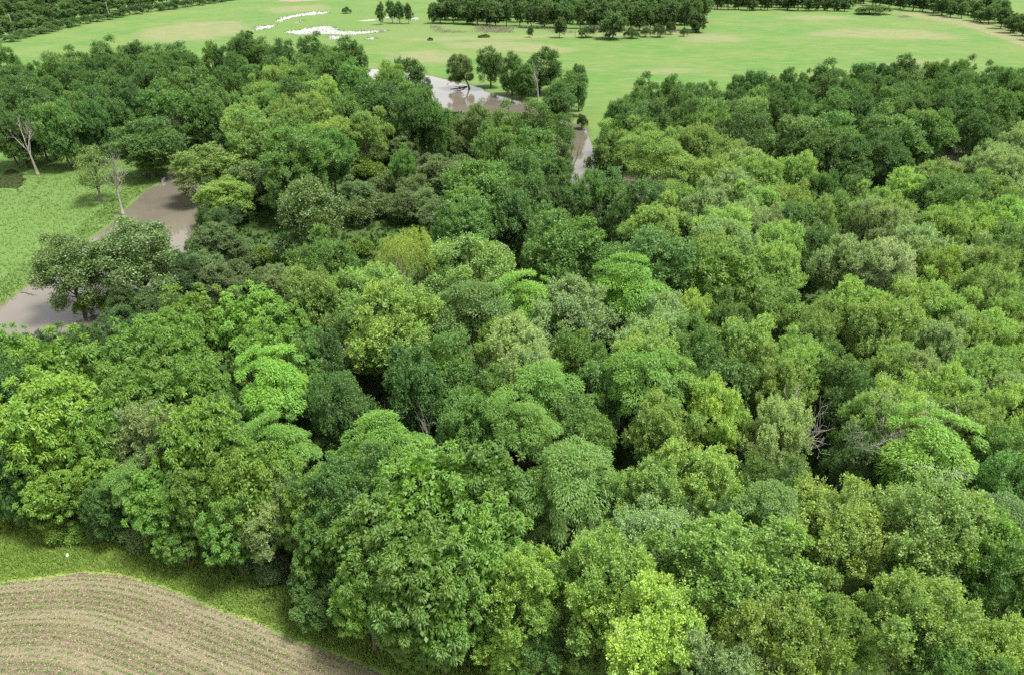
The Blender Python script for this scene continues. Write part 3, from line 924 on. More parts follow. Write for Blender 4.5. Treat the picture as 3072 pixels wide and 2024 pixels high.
TREES = {
 (0, 0): '''D 20 315 190,D 100 470 240,D 240 450 150,D 420 385 250,D 575 350 200,D 760 290 260,D 960 310 160,D 1100 330 180,D 1280 315 220,D 1470 310 180,D 1570 320 170,D 1720 260 180,
 D 1850 275 180,D 1970 290 170,D 2170 240 190,D 40 600 240,D 190 570 300,D 390 545 240,D 570 480 260,D 720 430 260,D 880 385 220,D 1060 410 220,D 1190 400 200,D 620 600 260,G 760 540 240,D 900 560 220,D 1050 470 240,
 D 800 660 260,G 400 740 260,G 530 670 220,D 90 740 260,D 250 720 240,D 680 720 240,D 30 760 200,G 1350 495 360,D 1590 490 200,D 1650 400 200,D 1780 420 200,D 1900 430 200,G 1240 600 430,G 1430 640 320,G 1010 840 440 17.5,X 640 1040 330 15,Q 1480 1035 480 14,R 1720 1130 360 13,
 Q 1580 1270 330 11,G 2120 390 240,G 2280 330 220,M 1960 460 260,G 2150 450 260,G 2330 410 240,M 1830 560 260,G 2030 570 280,M 2240 540 280,M 1690 720 260,G 1840 680 280,M 2030 680 280,M 2220 660 280,
 G 1620 850 280,M 1800 800 300,G 2000 820 280,M 2320 800 240,E 2080 920 380,E 2310 910 280,G 1990 1080 260,D 1740 960 260,R 2200 1250 360''',
 (1, 0): '''D 60 305 300,G 110 435 260,G 330 480 260,D 500 425 260,D 1040 335 190 19,D 1190 375 180 19,D 1390 358 290 19.5,G 1570 500 260 18,D 1665 460 130 19,G 1500 590 240 16,D 1260 430 200 17,
 D 160 560 300,D 340 600 280,G 470 560 240,D 570 640 280,D 480 720 240,D 650 740 220,G 70 690 280,M 160 800 240,R 950 720 190,G 1170 765 270,G 1340 745 300,G 1500 800 210 18,G 1070 900 280,G 1300 930 280,R 1490 950 280 17,D 1180 1080 340,D 1460 1110 320 15,D 1330 1150 260,
 M 1880 850 220 15,G 1850 940 270 17,M 1960 930 220,N 2170 990 380,D 2140 552 230,D 2300 550 170,D 2010 620 220,G 2200 700 270,D 2340 640 220,D 1960 700 190,D 2080 740 260,M 2110 870 230,M 2280 890 220,
 E 430 1050 130,T 620 1075 180,S 310 1010 220,T 830 930 170,S 540 1010 220,T 700 1090 260,B 170 1100 250,S 350 1190 260,T 490 1220 240,S 620 1180 240,T 750 1150 220,S 250 1240 220,T 420 1330 220,S 700 1260 200,T 560 1310 220,S 290 1360 240,
 T 120 1240 240,S 130 1400 260,B 290 1000 140,T 420 960 200,S 860 1090 200,B 540 1250 110,T 640 1400 230,S 780 820 170,T 880 800 170,S 220 1010 200,
 E 1000 1145 440,G 850 1370 340,G 1180 1320 300,E 1000 1330 300,E 1680 1240 220,B 1430 1380 160,G 1480 1440 300,D 1300 1250 280,D 1520 1260 240,D 2040 1230 330,D 1870 1180 260,M 2210 1375 320,M 2330 1240 240,M 2080 1480 220,D 1990 1400 200''',
 (2, 0): '''D 50 590 220,D 200 575 190,D 370 540 150,D 470 528 210,D 590 535 150,D 740 478 140,D 840 500 130,D 1040 448 290,D 940 510 180,D 1240 468 170,D 1380 480 170,D 1520 428 230,D 1720 450 170,D 1815 435 130,D 1900 455 150,D 1990 430 180,D 2140 458 150,D 2330 490 160,
 G 120 645 250,D 330 640 230,G 500 615 240,D 680 590 220,D 810 605 200,D 970 560 230,D 1130 585 230,D 1300 540 230,D 1460 575 220,G 1610 525 230,D 1770 550 230,D 1920 535 230,D 2080 530 210,D 2220 510 220,D 2350 560 220,
 D 60 715 240,G 280 725 250,P 440 700 230,D 630 695 230,D 830 690 220,G 1010 655 290,D 1240 680 270,G 1420 615 220,G 1490 680 250,D 1650 640 250,D 1800 640 230,D 1950 630 240,D 2150 640 300,D 2340 650 220,
 G 210 745 300,G 480 745 280,D 350 830 280,D 600 860 280,G 800 825 340,G 1010 790 280,G 1150 820 260,D 1320 800 220,G 1490 780 320,G 1670 800 250,D 1910 840 280,D 1780 870 240,D 900 930 300,D 1120 950 290,D 1400 920 240,D 2080 760 240,
 M 90 925 290,M 300 1010 280,P 430 1060 290,M 610 1085 270,M 790 1095 240,M 190 1110 290,M 50 1150 270,D 960 1215 160,M 530 1150 280,M 720 1190 270,P 330 1210 290,P 170 1320 290,M 560 1280 290,M 770 1300 260,G 1180 1248 200,M 900 1290 240,G 1030 1330 250,P 1180 1350 240,M 1330 1290 240,
 G 1450 1240 220,G 1610 1110 280,M 1750 1090 280,G 1880 1130 240,P 2120 1020 230,P 2260 955 240,P 2350 885 180,P 2190 1110 280,P 2340 1040 220,M 1560 1210 260,G 1760 1240 280,G 1960 1230 260,M 2110 1190 280,M 2290 1230 260,G 1900 1330 280,G 2260 1340 260,
 M 1450 1340 260,M 1630 1390 260,P 1260 1410 260,P 1080 1430 260,M 920 1410 260,G 770 1440 250,P 600 1440 290,P 420 1400 270,M 1830 1440 280,Y 2060 1430 260,M 2260 1440 260,M 260 1450 330,P 1420 1480 280''',
 (0, 1): '''R 480 70 480 15.5,R 970 -10 620 17,B 620 485 210,B 790 485 210,B 950 470 240,T 1500 -10 320,S 1700 110 280,T 1440 180 270,S 1650 240 250,B 1840 140 210,B 2020 190 150,T 1950 270 220,S 1840 290 200,T 1520 270 280,S 1400 60 200,T 1580 60 240,S 1760 330 200,
 E 2270 95 380,M 2230 370 420,W 1340 450 430,W 1770 420 440,W 2050 530 380,W 1000 620 440,W 1560 560 360,W 1270 680 400,W 1840 700 360,V 1620 755 340,W 1400 945 340,W 60 770 330,W 380 770 500,W 710 790 350,V 390 1000 560,W 960 975 500,
 D 40 1000 400,V 200 1170 380,V 580 1110 420,W 770 1290 320,P 1000 1290 330,V 1370 1225 480,V 1590 1400 360,W 1130 850 380,L 1970 925 430,L 1960 1355 380,G 1620 1130 330,D 1600 1260 320,G 2080 850 320,N 1780 1230 240,E 2270 1080 280,D 2280 760 280,G 2200 1200 300''',
 (1, 1): '''K 400 45 340,B 130 90 200,M 960 130 520,P 760 355 230,P 930 350 230,N 880 415 450,L 1290 365 380,L 1530 375 180,P 1600 435 440,P 1390 540 260,D 1580 10 540,D 2150 20 480,L 1990 280 420,P 2210 450 330,M 180 270 400,M 60 390 330,E 430 430 320,Y 430 495 520,G 150 590 330,
 M 660 620 380,M 290 700 330,Y 1060 650 290,P 1280 690 400,P 1480 760 380,P 1330 870 360,G 720 760 300,P 2180 600 360,M 2090 730 380,D 1870 830 280,L 1320 980 440,L 1470 1090 420,L 2170 870 470,N 2270 1000 360,G 1740 940 330,N 1930 1010 330,
 D 70 1120 320,Y 270 1130 230,P 480 1070 270,E 870 1180 420,L 350 1350 460,E 190 1440 480,M 860 1410 300,G 1060 1000 300,L 1250 1240 360,G 1650 1180 280,M 1840 1230 320,M 2230 1240 380,M 1300 1430 300,E 1040 1290 330,D 2260 1150 300,D 640 1000 300,G 1700 800 280,D 540 880 320''',
 (2, 1): '''W 300 155 440,P 340 -5 340,M 120 70 320,P 500 60 280,M 680 0 300,G 880 10 280,M 660 150 300,M 850 190 300,P 1130 75 330,Z 1390 125 340,P 1620 -5 360,P 2000 115 280,Y 1820 200 300,M 2120 200 280,G 2270 50 340,M 2310 250 260,M 2000 290 300,P 1410 295 300,
 M 640 415 340,M 830 450 300,Y 1220 395 380,M 60 510 300,E 330 535 320,M 160 570 300,M 1600 340 340,Y 1780 355 320,M 1480 520 280,Y 1660 555 260,M 1860 480 310,M 2060 515 310,M 2220 455 290,G 2350 420 260,M 1290 555 400,M 1000 510 280,
 M 880 610 310,M 420 665 380,M 580 700 320,E 70 700 300,M 790 780 340,M 620 830 340,G 1080 790 300,M 1250 860 300,M 1420 830 310,P 1830 695 320,M 2000 670 290,M 2150 620 300,M 2310 600 260,M 880 920 310,M 680 970 330,G 320 850 360,P 1660 870 300,P 1840 910 300,M 2010 900 300,M 2180 850 300,M 2330 800 260,
 E 60 960 320,D 1190 1030 260,M 1450 1070 330,M 1680 1050 330,M 1900 1040 320,M 2080 1060 310,P 2270 1010 300,Y 240 1070 360,M 100 1160 300,M 400 1150 320,P 640 1240 380,P 820 1340 360,M 500 1330 320,M 1260 1180 280,M 1970 1190 310,M 2150 1230 330,M 2320 1180 280,L 1720 1385 520,G 2250 1400 340,D 1260 1360 300,D 2100 1420 260''',
 (0, 2): '''D 60 -40 420 12,V 420 60 420 10.5,V 690 -30 400 12,D 760 200 330 9,N 950 60 400 11,W 1130 120 460 12,W 1420 90 440 14,V 1740 30 420,W 1600 300 420 11.5,W 1270 470 330 6.5,S 1480 560 260,P 1880 350 300 11,P 2020 180 220 13,S 1800 560 300,V 2240 110 300,W 2190 420 420 14,G 2170 820 420 7.5,B 60 390 190,B 420 470 230,B 560 460 220,S 700 470 200,S 1000 490 260,S 1900 720 260''',
 (1, 2): '''E 130 20 520,W 600 50 560,W 1060 0 520,W 300 300 560,W 950 420 560,W 560 560 620,W 180 780 460 12.7,W 700 780 560 15.5,W 560 1090 400 8.8,W 1170 350 420,N 1650 0 560,L 1580 130 480,E 1950 285 310,M 1480 600 440,Y 1790 660 560,Y 1230 770 420,G 960 960 360 8,E 1450 1040 420 10,Y 1150 1200 330 8,E 1350 1200 420 8,Y 1720 1130 420 10,M 2080 30 480,P 2160 415 520,Y 2130 960 640,D 1250 580 260,D 1640 420 300''',
 (2, 2): '''M 140 -10 480,E 620 20 420,Y 330 500 760,Y 760 730 620,Y 1000 1000 460,P 420 900 520,Y 700 1120 640,Y 1180 1300 420,P 300 1330 480,M 1080 225 560,M 1620 290 620,Y 2080 400 460,M 1500 560 560,M 1880 640 520,M 1560 900 560,N 600 260 380,G 2260 60 400,P 2320 640 420,G 2230 760 400,D 1800 1180 460,G 1500 1250 420,M 2200 1280 480,E 1860 1400 380,N 2230 330 330,D 1000 330 300,G 2330 1000 300,D 150 330 330'''
}
SCALE = 2380.0 / 1024.0


def solve(u, vtop, wpx, hmin=11.0, hmax=24.0, k=(11.5, 1.5), bush=False, fix=None):
    """crown top pixel and width -> foot point, radius, height.  The foot is on the ground; the height follows from the crown's width."""
    H, R = 12.0, 4.0
    e = 0.0
    for _ in range(12):
        if bush:
            zc, c = .45 * H, .5 * H
        else:
            zc, c = .62 * H, .38 * H
        p = on_plane(u, vtop + e, zc)
        depth = p[1] * _cp - (zc - CAM_H) * _sp
        R = wpx * depth / (2 * FPX)
        H = fix if fix else (1.25 * R + .3) if bush else float(np.clip(k[0] + k[1] * R, hmin, hmax))
        a = math.atan2(CAM_H - zc, p[1])
        e = FPX / depth * math.hypot(c * math.cos(a), R * math.sin(a)) * .93
    return p, R, H, depth


PLACED = []          # (kind, u, v, x, y, R, H, depth)
for (cx_, cy_), txt in TREES.items():
    for item in txt.replace('\n', ' ').split(','):
        item = item.split()
        if not item:
            continue
        kd, x, y, w = item[0], *map(float, item[1:4])
        u = cx_ * 1024 + x / SCALE
        v = cy_ * 675 + y / SCALE
        p, R, H, dep = solve(u, v, w / SCALE, bush=KINDS[kd][0] == 'bush', fix=float(item[4]) if len(item) > 4 else None, **(dict(k=(3.0, 1.5), hmin=6.0) if kd == 'T' else {}))
        if KINDS[kd][0] != 'bush':
            R = max(R, 3.0) * (1.05 if kd == 'T' else 1.38 if len(item) < 5 and v > 330 else 1.14 if len(item) < 5 else 1.03)
        PLACED.append([kd, u, v, p[0], p[1], R, H, dep, len(item) > 4])

# crowns that would lie almost wholly inside a larger neighbour are one tree with it
_order = sorted(range(len(PLACED)), key=lambda i: -PLACED[i][5])
_keep = []
for i in _order:
    q = PLACED[i]
    if KINDS[q[0]][0] in ('bush', 'willow', 'sparse') or q[0] in 'TZQXR' or q[8] or q[2] < 330:
        _keep.append(i)
        continue
    if all(KINDS[PLACED[j][0]][0] == 'bush' or math.hypot(q[3] - PLACED[j][3], q[4] - PLACED[j][4]) > .50 * (q[5] + PLACED[j][5]) for j in _keep):
        _keep.append(i)
# sight lines to the dead trees that show between the crowns stay open
_open = [(1797, 600, 12.5), (1797, 650, 9.0), (2735, 1190, 19), (2520, 1225, 18), (1003, 1045, 14), (1283, 1215, 11), (1740, 450, 0.0), (1740, 500, 0.0), (2610, 535, 0.0), (2885, 470, 0.0)]
_drop = set()
for i in _keep:
    kd, u, v, x, y, R, H, dep, full = PLACED[i]
    cu, cv, cdp = to_px(x, y, .64 * H)
    for (ou, ov, oz) in _open:
        od = on_plane(ou, ov, oz)
        odp = od[1] * _cp - (oz - CAM_H) * _sp
        if cdp < odp + 1 and abs(cu - ou) < R * FPX / cdp * .8 and abs(cv - ov) < (.3 * H) * FPX / cdp:
            _drop.add(i)
PLACED = [PLACED[i] for i in sorted(_keep) if i not in _drop]

# ------------------------------------------------------------------ labels: kind of crown plus its place beside a thing one can find
LANDMARKS = [
    ('the wide muddy pool', 490, 620), ('the dark marsh pool', 30, 555), ('the bleached snag by the muddy pool', 350, 520), ('the pale willow', 1195, 735), ('the long river pool', 1430, 285),
    ('the narrow river gap', 1735, 455), ('the grey twiggy dead tree', 1795, 650), ('the broad dead crown', 2730, 1235), ('the fan of dead branches', 2500, 1275),
    ('the dark river bend', 2600, 530), ('the small river glimpse', 2880, 470), ('the white flood pools', 1000, 95), ('the cart track', 2900, 85), ('the whitest maple', 2646, 745), ('the lime locust above grey twigs', 850, 1120),
    ('the field corner', 300, 1690), ('the thin dead trunk', 1283, 1235), ('the clearing', 1270, 480), ('the lone round walnut', 2178, 800), ('the grey-brown twigs', 1005, 1080),
    ('the reed strip', 1500, 100), ('the utility pole', 325, 25), ('the long bare pale trunk', 1615, 230), ('the grassy bank', 130, 760), ('the bright walnut edge', 1250, 1700),
    ('the far meadow', 2300, 150), ('the tip of the left wood', 1080, 150), ('the brown stream shade', 150, 425), ('the brown river glimpse', 735, 290),
    ('the yellow maples at the bottom', 2350, 1850), ('the broad bush by the track', 2610, 35), ('the tilled field edge', 950, 1920)]
ORD = ['nearest', 'second nearest', 'third nearest', 'fourth nearest', 'fifth nearest', 'sixth nearest', 'seventh nearest', 'eighth nearest', 'ninth nearest', 'tenth nearest'] + ['%d%s nearest' % (i, {1: 'st', 2: 'nd', 3: 'rd'}.get(i % 10, 'th') if i > 20 else 'th') for i in range(11, 90)]
LAB = {}


def place_words(u, v):
    best = min(LANDMARKS, key=lambda L: (L[1] - u) ** 2 + ((L[2] - v) * 1.35) ** 2)
    dx, dy = u - best[1], v - best[2]
    d = math.hypot(dx, dy)
    if abs(dx) > abs(dy) * 1.1:
        w = 'left of' if dx < 0 else 'right of'
    else:
        w = 'behind' if dy < 0 else 'in front of'
    return w + ' ' + best[0], d


REG = []              # things to be labelled once all stand


def register(root, desc, cat, group, u, v):
    root['category'] = cat
    root['group'] = group
    w, d = place_words(u, v)
    REG.append((desc, w, d, root))


def write_labels():
    cells = {}
    for desc, w, d, root in REG:
        cells.setdefault((desc, w), []).append((d, root))
    for (desc, w), L in cells.items():
        L.sort(key=lambda x: x[0])
        for i, (d, root) in enumerate(L):
            root['label'] = '%s %s' % (desc, w) if len(L) == 1 else '%s %s, %s' % (desc, w, ORD[i])


TREE_RNG = random.Random(77)


def plant(kd_proto, name, x, y, z, sxy, sz, color, silver, crown_z=None, var=None, rot=None, tilt=(0, 0), wood_name='trunk', leaf_name='crown'):
    lib = PROTO[kd_proto]
    foliage, wd = lib[TREE_RNG.randrange(len(lib)) if var is None else var]
    root = bpy.data.objects.new(name, None)
    COL.objects.link(root)
    root.empty_display_size = .5
    root.location = (x, y, z)
    root.rotation_euler = (tilt[0] + TREE_RNG.gauss(0, .05), tilt[1] + TREE_RNG.gauss(0, .05), TREE_RNG.uniform(0, 6.283) if rot is None else rot)
    j = TREE_RNG.uniform(.88, 1.13)
    root.scale = (sxy * j, sxy / j, sz)
    cz = 1.0 if crown_z is None else min(1.0, crown_z * sxy / sz)
    for nm, me in ((wood_name, wd), (leaf_name, foliage)):
        o = bpy.data.objects.new(nm, me)
        COL.objects.link(o)
        o.parent = root
        if nm == leaf_name and cz < 1.0:            # crown keeps its proportions and sits at the top of a longer trunk
            o.scale = (1, 1, cz)
            o.location = (0, 0, 14.0 * (1 - cz))
        if nm == leaf_name and color is not None:
            o.color = (*color, silver)
    return root


def jitter_color(c, amt=.16):
    h = TREE_RNG.gauss(0, amt * .3)
    v = 1 + TREE_RNG.gauss(0, amt)
    v = min(max(v, .74), 1.24)
    return (c[0] * v * (1 + h), c[1] * v, c[2] * v * (1 - h))


def ground_z(x, y):
    return -.1


GROUPS = {'S': 'scrub of the clearing', 'B': 'bushes along banks and wood edge'}
for kd, u, v, x, y, R, H, dep, full in PLACED:
    proto, col, silver, desc, name = KINDS[kd]
    if proto == 'bush':
        root = plant('bush', name, x, y, -.1, R / 2.5, H / 3.2, jitter_color(col), silver, None, wood_name='stems', leaf_name='foliage')
        size = 'broad ' if R > 2.6 else ('small ' if R < 1.7 else '')
        register(root, size + desc, 'bush', GROUPS[kd], u, v + 40)
    else:
        pr = proto
        H *= TREE_RNG.uniform(.97, 1.06)
        root = plant(pr, name, x, y, -.15, R / 5.0, H / 14.0, jitter_color(col), silver, {'maple': 1.25, 'locust': 1.05, 'walnut': 1.35, 'dense': 1.6}.get(pr) if not full else None)
        size = 'broad ' if R > 5.2 else ('slender ' if R < 3.1 else '')
        register(root, size + desc, 'tree', 'trees of the river wood', u, v + 60 if v > 400 else v + 25)

# understorey trees in the gaps of the wood, seen between the crowns
pts = np.array([[p[3], p[4], p[5]] for p in PLACED if KINDS[p[0]][0] != 'bush'])
cand = []
for gx_ in np.arange(-120, 200, 4.5):
    for gy_ in np.arange(52, 300, 4.5):
        q = np.array([[gx_ + TREE_RNG.uniform(-1.6, 1.6), gy_ + TREE_RNG.uniform(-1.6, 1.6)]])
        u, v, dep = to_px(q[0, 0], q[0, 1], 5.0)
        if -60 < u < 3130 and -20 < v < 2100 and not (1000 < u < 1480 and 430 < v < 800) and not (1700 < u < 2150 and 560 < v < 800):
            cand.append((q[0], u, v, dep))
CQ = np.array([c[0] for c in cand])
okay = np.zeros(len(CQ), bool)
for poly in (WOOD_NEAR, WOOD_LEFT, WOOD_RIGHT):
    okay |= sdist(CQ, poly) < -3.0
okay &= np.minimum(sdist(CQ, RIVER_A), sdist(CQ, STREAM)) > 5.0
n_under = 0
for (q, u, v, dep), good in zip(cand, okay):
    if not good or n_under >= 120:
        continue
    d = np.hypot(pts[:, 0] - q[0], pts[:, 1] - q[1]) / np.maximum(pts[:, 2], 3)
    if d.min() > .80:
        R = TREE_RNG.uniform(2.6, 3.8)
        H = TREE_RNG.uniform(6.5, 9.5)
        root = plant('dense', 'understorey_tree', q[0], q[1], -.1, R / 5, H / 14, jitter_color((.042, .095, .026)), .05)
        register(root, 'low dark green understorey tree', 'tree', 'understorey trees between the crowns', u, v)
        pts = np.vstack([pts, [q[0], q[1], R]])
        n_under += 1

# ------------------------------------------------------------------ far rows, placed by their feet
def far_tree(u, vb, hpx, wpx, desc, name, col, group, cat='tree', proto='far'):
    p = on_plane(u, vb, 0)
    dep = p[1] * _cp + CAM_H * _sp
    d2 = ray(u, vb - hpx)
    t = p[1] / d2[1]
    H = CAM_H + d2[2] * t
    R = wpx * dep / (2 * FPX)
    if proto == 'bush':
        root = plant('bush', name, p[0], p[1], -.1, R / 2.5, H / 3.2, jitter_color(col), .05, wood_name='stems', leaf_name='foliage')
    else:
        root = plant('far', name, p[0], p[1], -.1, R / 5, H / 14, jitter_color(col), .03)
    register(root, desc, cat, group, u, vb - hpx * .5)
    return root


def far_row(px, step, hpx, wpx, desc, name, col, group, jit=3.0, cat='tree', proto='far'):
    px = np.array(px, float)
    t = np.concatenate([[0], np.cumsum(np.linalg.norm(np.diff(px, axis=0), axis=1))])
    s = TREE_RNG.uniform(0, step)
    while s < t[-1]:
        u, v = np.interp(s, t, px[:, 0]), np.interp(s, t, px[:, 1])
        k = TREE_RNG.uniform(.75, 1.25)
        far_tree(u, v + TREE_RNG.uniform(-jit, jit) * .5, hpx * k, wpx * TREE_RNG.uniform(.85, 1.3), desc, name, col, group, cat, proto)
        s += step * TREE_RNG.uniform(.7, 1.3)


FARC = (.058, .115, .036)
HEDGE = [(25, 128), (60, 118), (110, 105), (200, 85), (270, 70), (410, 42), (500, 30), (600, 15), (690, 2)]
far_row(HEDGE, 30, 24, 40, 'low rounded hedgerow bush', 'hedgerow_bush', (.05, .105, .035), 'hedgerow of the far left meadow', 2, 'bush', 'bush')
for k, (dy, dx) in enumerate(((18, -6), (38, -20), (60, -30), (84, -40))):
    L = [(a + dx, b - dy) for a, b in HEDGE if b - dy > -8]
    L = [(-30 - dx, L[0][1] + 8)] + L
    far_row(L, 34, 42 + 3 * k, 46, 'dark hedgerow tree', 'hedgerow_tree', FARC, 'hedgerow of the far left meadow', 6)
FRONT = [(1310, 72), (1400, 75), (1500, 79), (1600, 82), (1700, 84), (1800, 88), (1900, 92), (2000, 92), (2100, 88)]
for k, dy in enumerate((0, 14, 28, 42, 56)):
    far_row([(a + 4 * k, b - dy) for a, b in FRONT], 34 - k, 74 - 3 * k, 48, 'tall dark far-wood tree', 'far_wood_tree', FARC, 'the far wood', 5)
for u, vb, h, w in ((1143, 75, 70, 30), (1178, 70, 68, 34), (1200, 71, 66, 36), (1226, 72, 62, 28), (1300, 72, 64, 34)):
    far_tree(u, vb, h, w, 'slim upright meadow tree', 'meadow_tree', FARC, 'lone trees of the wet meadow')
for u, vb, h, w in ((1838, 118, 84, 92), (1590, 113, 34, 22), (1678, 114, 62, 40), (2090, 98, 60, 60)):
    far_tree(u, vb, h, w, 'small spreading meadow tree', 'meadow_tree', (.055, .105, .035), 'lone trees of the wet meadow')
for u, vb, h, w in ((1760, 113, 32, 54), (1893, 116, 32, 50), (1935, 112, 30, 34), (1978, 112, 38, 44), (2050, 110, 26, 24), (1038, 41, 20, 32), (750, 108, 16, 28), (1292, 122, 10, 20), (1450, 112, 9, 40), (2012, 104, 40, 30)):
    far_tree(u, vb, h, w, 'low dark meadow bush', 'meadow_bush', (.045, .09, .03), 'bushes in the wet meadow', 'bush', 'bush')
for dy in (0, 9, 18):
    far_row([(2128, 29 - dy), (2300, 31 - dy), (2460, 33 - dy), (2550, 35 - dy)], 27, 56, 40, 'dark tree-belt tree', 'belt_tree', FARC, 'tree belt along the far meadow', 3)
far_tree(2612, 43, 26, 104, 'broad low bush beside the cart track', 'track_bush', (.06, .11, .035), 'bushes in the wet meadow', 'bush', 'bush')
TRK = [(2560, 8), (2640, 20), (2720, 32), (2800, 40), (2850, 52), (2900, 58), (2960, 70), (3010, 92), (3072, 112), (3120, 130)]
for dy in (0, 12):
    far_row([(a + dy, b - dy) for a, b in TRK], 30, 58, 46, 'dark trackside row tree', 'track_tree', FARC, 'tree row behind the cart track', 3)
far_tree(1745, 385, 42, 40, 'low dark bush at the head of the river gap', 'bank_bush', (.045, .09, .03), 'bushes along banks and wood edge', 'bush', 'bush')

# the tree that leans out over the long pool
p = on_plane(1408, 264)
root = plant('open', 'leaning_tree', p[0], p[1], -.4, 1.35, 1.2, (.075, .13, .04), .1, None, 0, 0.0, (0, math.radians(-32)))
root['label'] = 'tree leaning far out over the long river pool from its bank'
root['category'] = 'tree'
root['group'] = 'trees of the river wood'

# ------------------------------------------------------------------ dead trees
def dead(label, var, base=None, top=None, H=None, wide=1.0, rot=0.0, tilt=(0, 0), name='dead_tree'):
    if base is not None:
        p = on_plane(*base)
        if H is None:
            d2 = ray(*top)
            H = CAM_H + d2[2] * p[1] / d2[1]
    else:
        p = on_plane(top[0], top[1], H)
    lib = PROTO['dead'][var]
    z = max(v.co.z for v in lib[0].vertices)
    s = H / z
    root = plant('dead', name, p[0], p[1], 0, s * wide, s, None, 0, None, var, rot, tilt, 'trunk', 'branches')
    root['label'], root['category'], root['group'] = label, 'dead tree', 'dead trees'
    return root


dead('bleached dead tree standing beside the dark marsh pool', 1, (114, 523), (88, 342), wide=.8, rot=1.6)
dead('tall white forked snag on the bank of the muddy pool', 0, (368, 640), (345, 410), wide=.75, rot=2.6)
dead('dead branching limb rising from the water of the muddy pool', 0, (515, 740), (508, 652), wide=1.0, rot=2.1)
dead('bare leaning trunk at the right bank of the muddy pool', 3, (560, 866), (548, 770), wide=.7, tilt=(0, math.radians(-24)))
dead('long bare pale trunk in front of the trees by the long pool', 3, (1615, 312), (1612, 170), wide=1.0)
dead('grey twiggy dead tree beside the grass of the wood clearing', 2, None, (1797, 594), 12.5, .95)
dead('brownish twiggy dead tree left of the lone round walnut', 2, None, (2045, 800), 12.0, .9, 1.0)
dead('grey-brown dead twigs right of the lime locust', 2, None, (1003, 1030), 14.5, .8, 2.0)
dead('small grey dead branches under the lime locust', 2, None, (840, 1212), 10.0, 1.0, .4)
dead('thin dead trunk with a few bare limbs among dark gaps', 3, None, (1283, 1192), 12.0, .8, .4)
dead('upright dead branches left of the fan of dead branches', 1, None, (2420, 1172), 17.5, .8, .7)
dead('fan of pale dead branches leaning out over a dark gap', 4, None, (2520, 1205), 18.5, 1.1, 0, (0, math.radians(25)))
dead('broad dead crown of pale branches above the yellow-green locust', 4, None, (2735, 1172), 19.5, 1.5, .5)
dead('bare pale stem leaning over the small river glimpse', 3, (2938, 425), (2966, 328), wide=.6, tilt=(0, math.radians(8)))
dead('forked bare stem low over the small river glimpse', 3, (2942, 424), (2976, 382), wide=.8, tilt=(0, math.radians(38)))
dead('slender dark snag left of the far wood', 3, (1287, 72), (1285, 18), wide=.4)
dead('bare dead twigs at the foot of the yellow maples', 2, None, (1810, 1938), 6.0, .9)
dead('pale dead twig spray left of the pale willow', 2, None, (1262, 590), 7.0, 1.1)
dead('grey dead limb arching beside the pale silvery maples', 0, None, (1880, 900), 11.0, .8)
dead('dead pale bough between the silvery maples in the middle', 3, None, (1440, 1000), 15.0, .9)
dead('small stump with bare prongs in front of the far wood', 3, (1985, 120), (1985, 106), wide=1.2)

# ------------------------------------------------------------------ driftwood in the water
def driftwood(label, sticks):
    root = bpy.data.objects.new('driftwood', None)
    COL.objects.link(root)
    c = np.mean([on_plane(*a, W_Z)[:2] for s in sticks for a in s[:2]], axis=0)
    root.location = (c[0], c[1], W_Z)
    for a, b, r0, lift in sticks:
        A, B = on_plane(*a, W_Z), on_plane(*b, W_Z)
        s = np.linspace(0, 1, 5)[:, None]
        pts = A * (1 - s) + B * s - np.array([c[0], c[1], W_Z])
        pts[:, 2] += .05 + lift * s[:, 0]
        pts[1:4] += RNG.normal(0, .15, (3, 3)) * np.array([1, 1, .5])
        T = Tubes()
        T.add(pts, np.linspace(r0, r0 * .3, 5), 6)
        for f in (.45, .7):
            q = pts[int(f * 4)]
            T.add(np.array([q, q + np.array([RNG.normal(0, .6), RNG.normal(0, .6), .35])]), [r0 * .4, r0 * .12], 4)
        link('log', T.mesh('log'), DARKWOOD, parent=root)
    root['label'], root['category'], root['group'] = label, 'driftwood', 'driftwood in the water'


driftwood('dark driftwood logs in the long pool below the leaning tree',
          [((1400, 262), (1350, 269), .3, .25), ((1395, 265), (1360, 262), .22, .5), ((1392, 268), (1372, 275), .18, .1), ((1402, 260), (1376, 264), .25, .8), ((1345, 250), (1338, 258), .1, .2)])
driftwood('small forked branch sticking out of the grey water', [((190, 1006), (171, 1004), .12, .1), ((182, 1005), (189, 995), .09, .7)])
driftwood('thin pale branch lying on the grey water by the bank', [((62, 878), (100, 886), .07, .15), ((85, 884), (118, 887), .05, .1)])
driftwood('half sunk logs in the narrow river gap', [((1716, 505), (1742, 440), .16, .8), ((1722, 490), (1748, 452), .12, 1.0), ((1745, 405), (1752, 398), .1, .5)])

# ------------------------------------------------------------------ utility poles, fence posts, white scrap
POLEWOOD = make_bark('weathered_pole_wood', (.25, .23, .21), (.45, .42, .39))


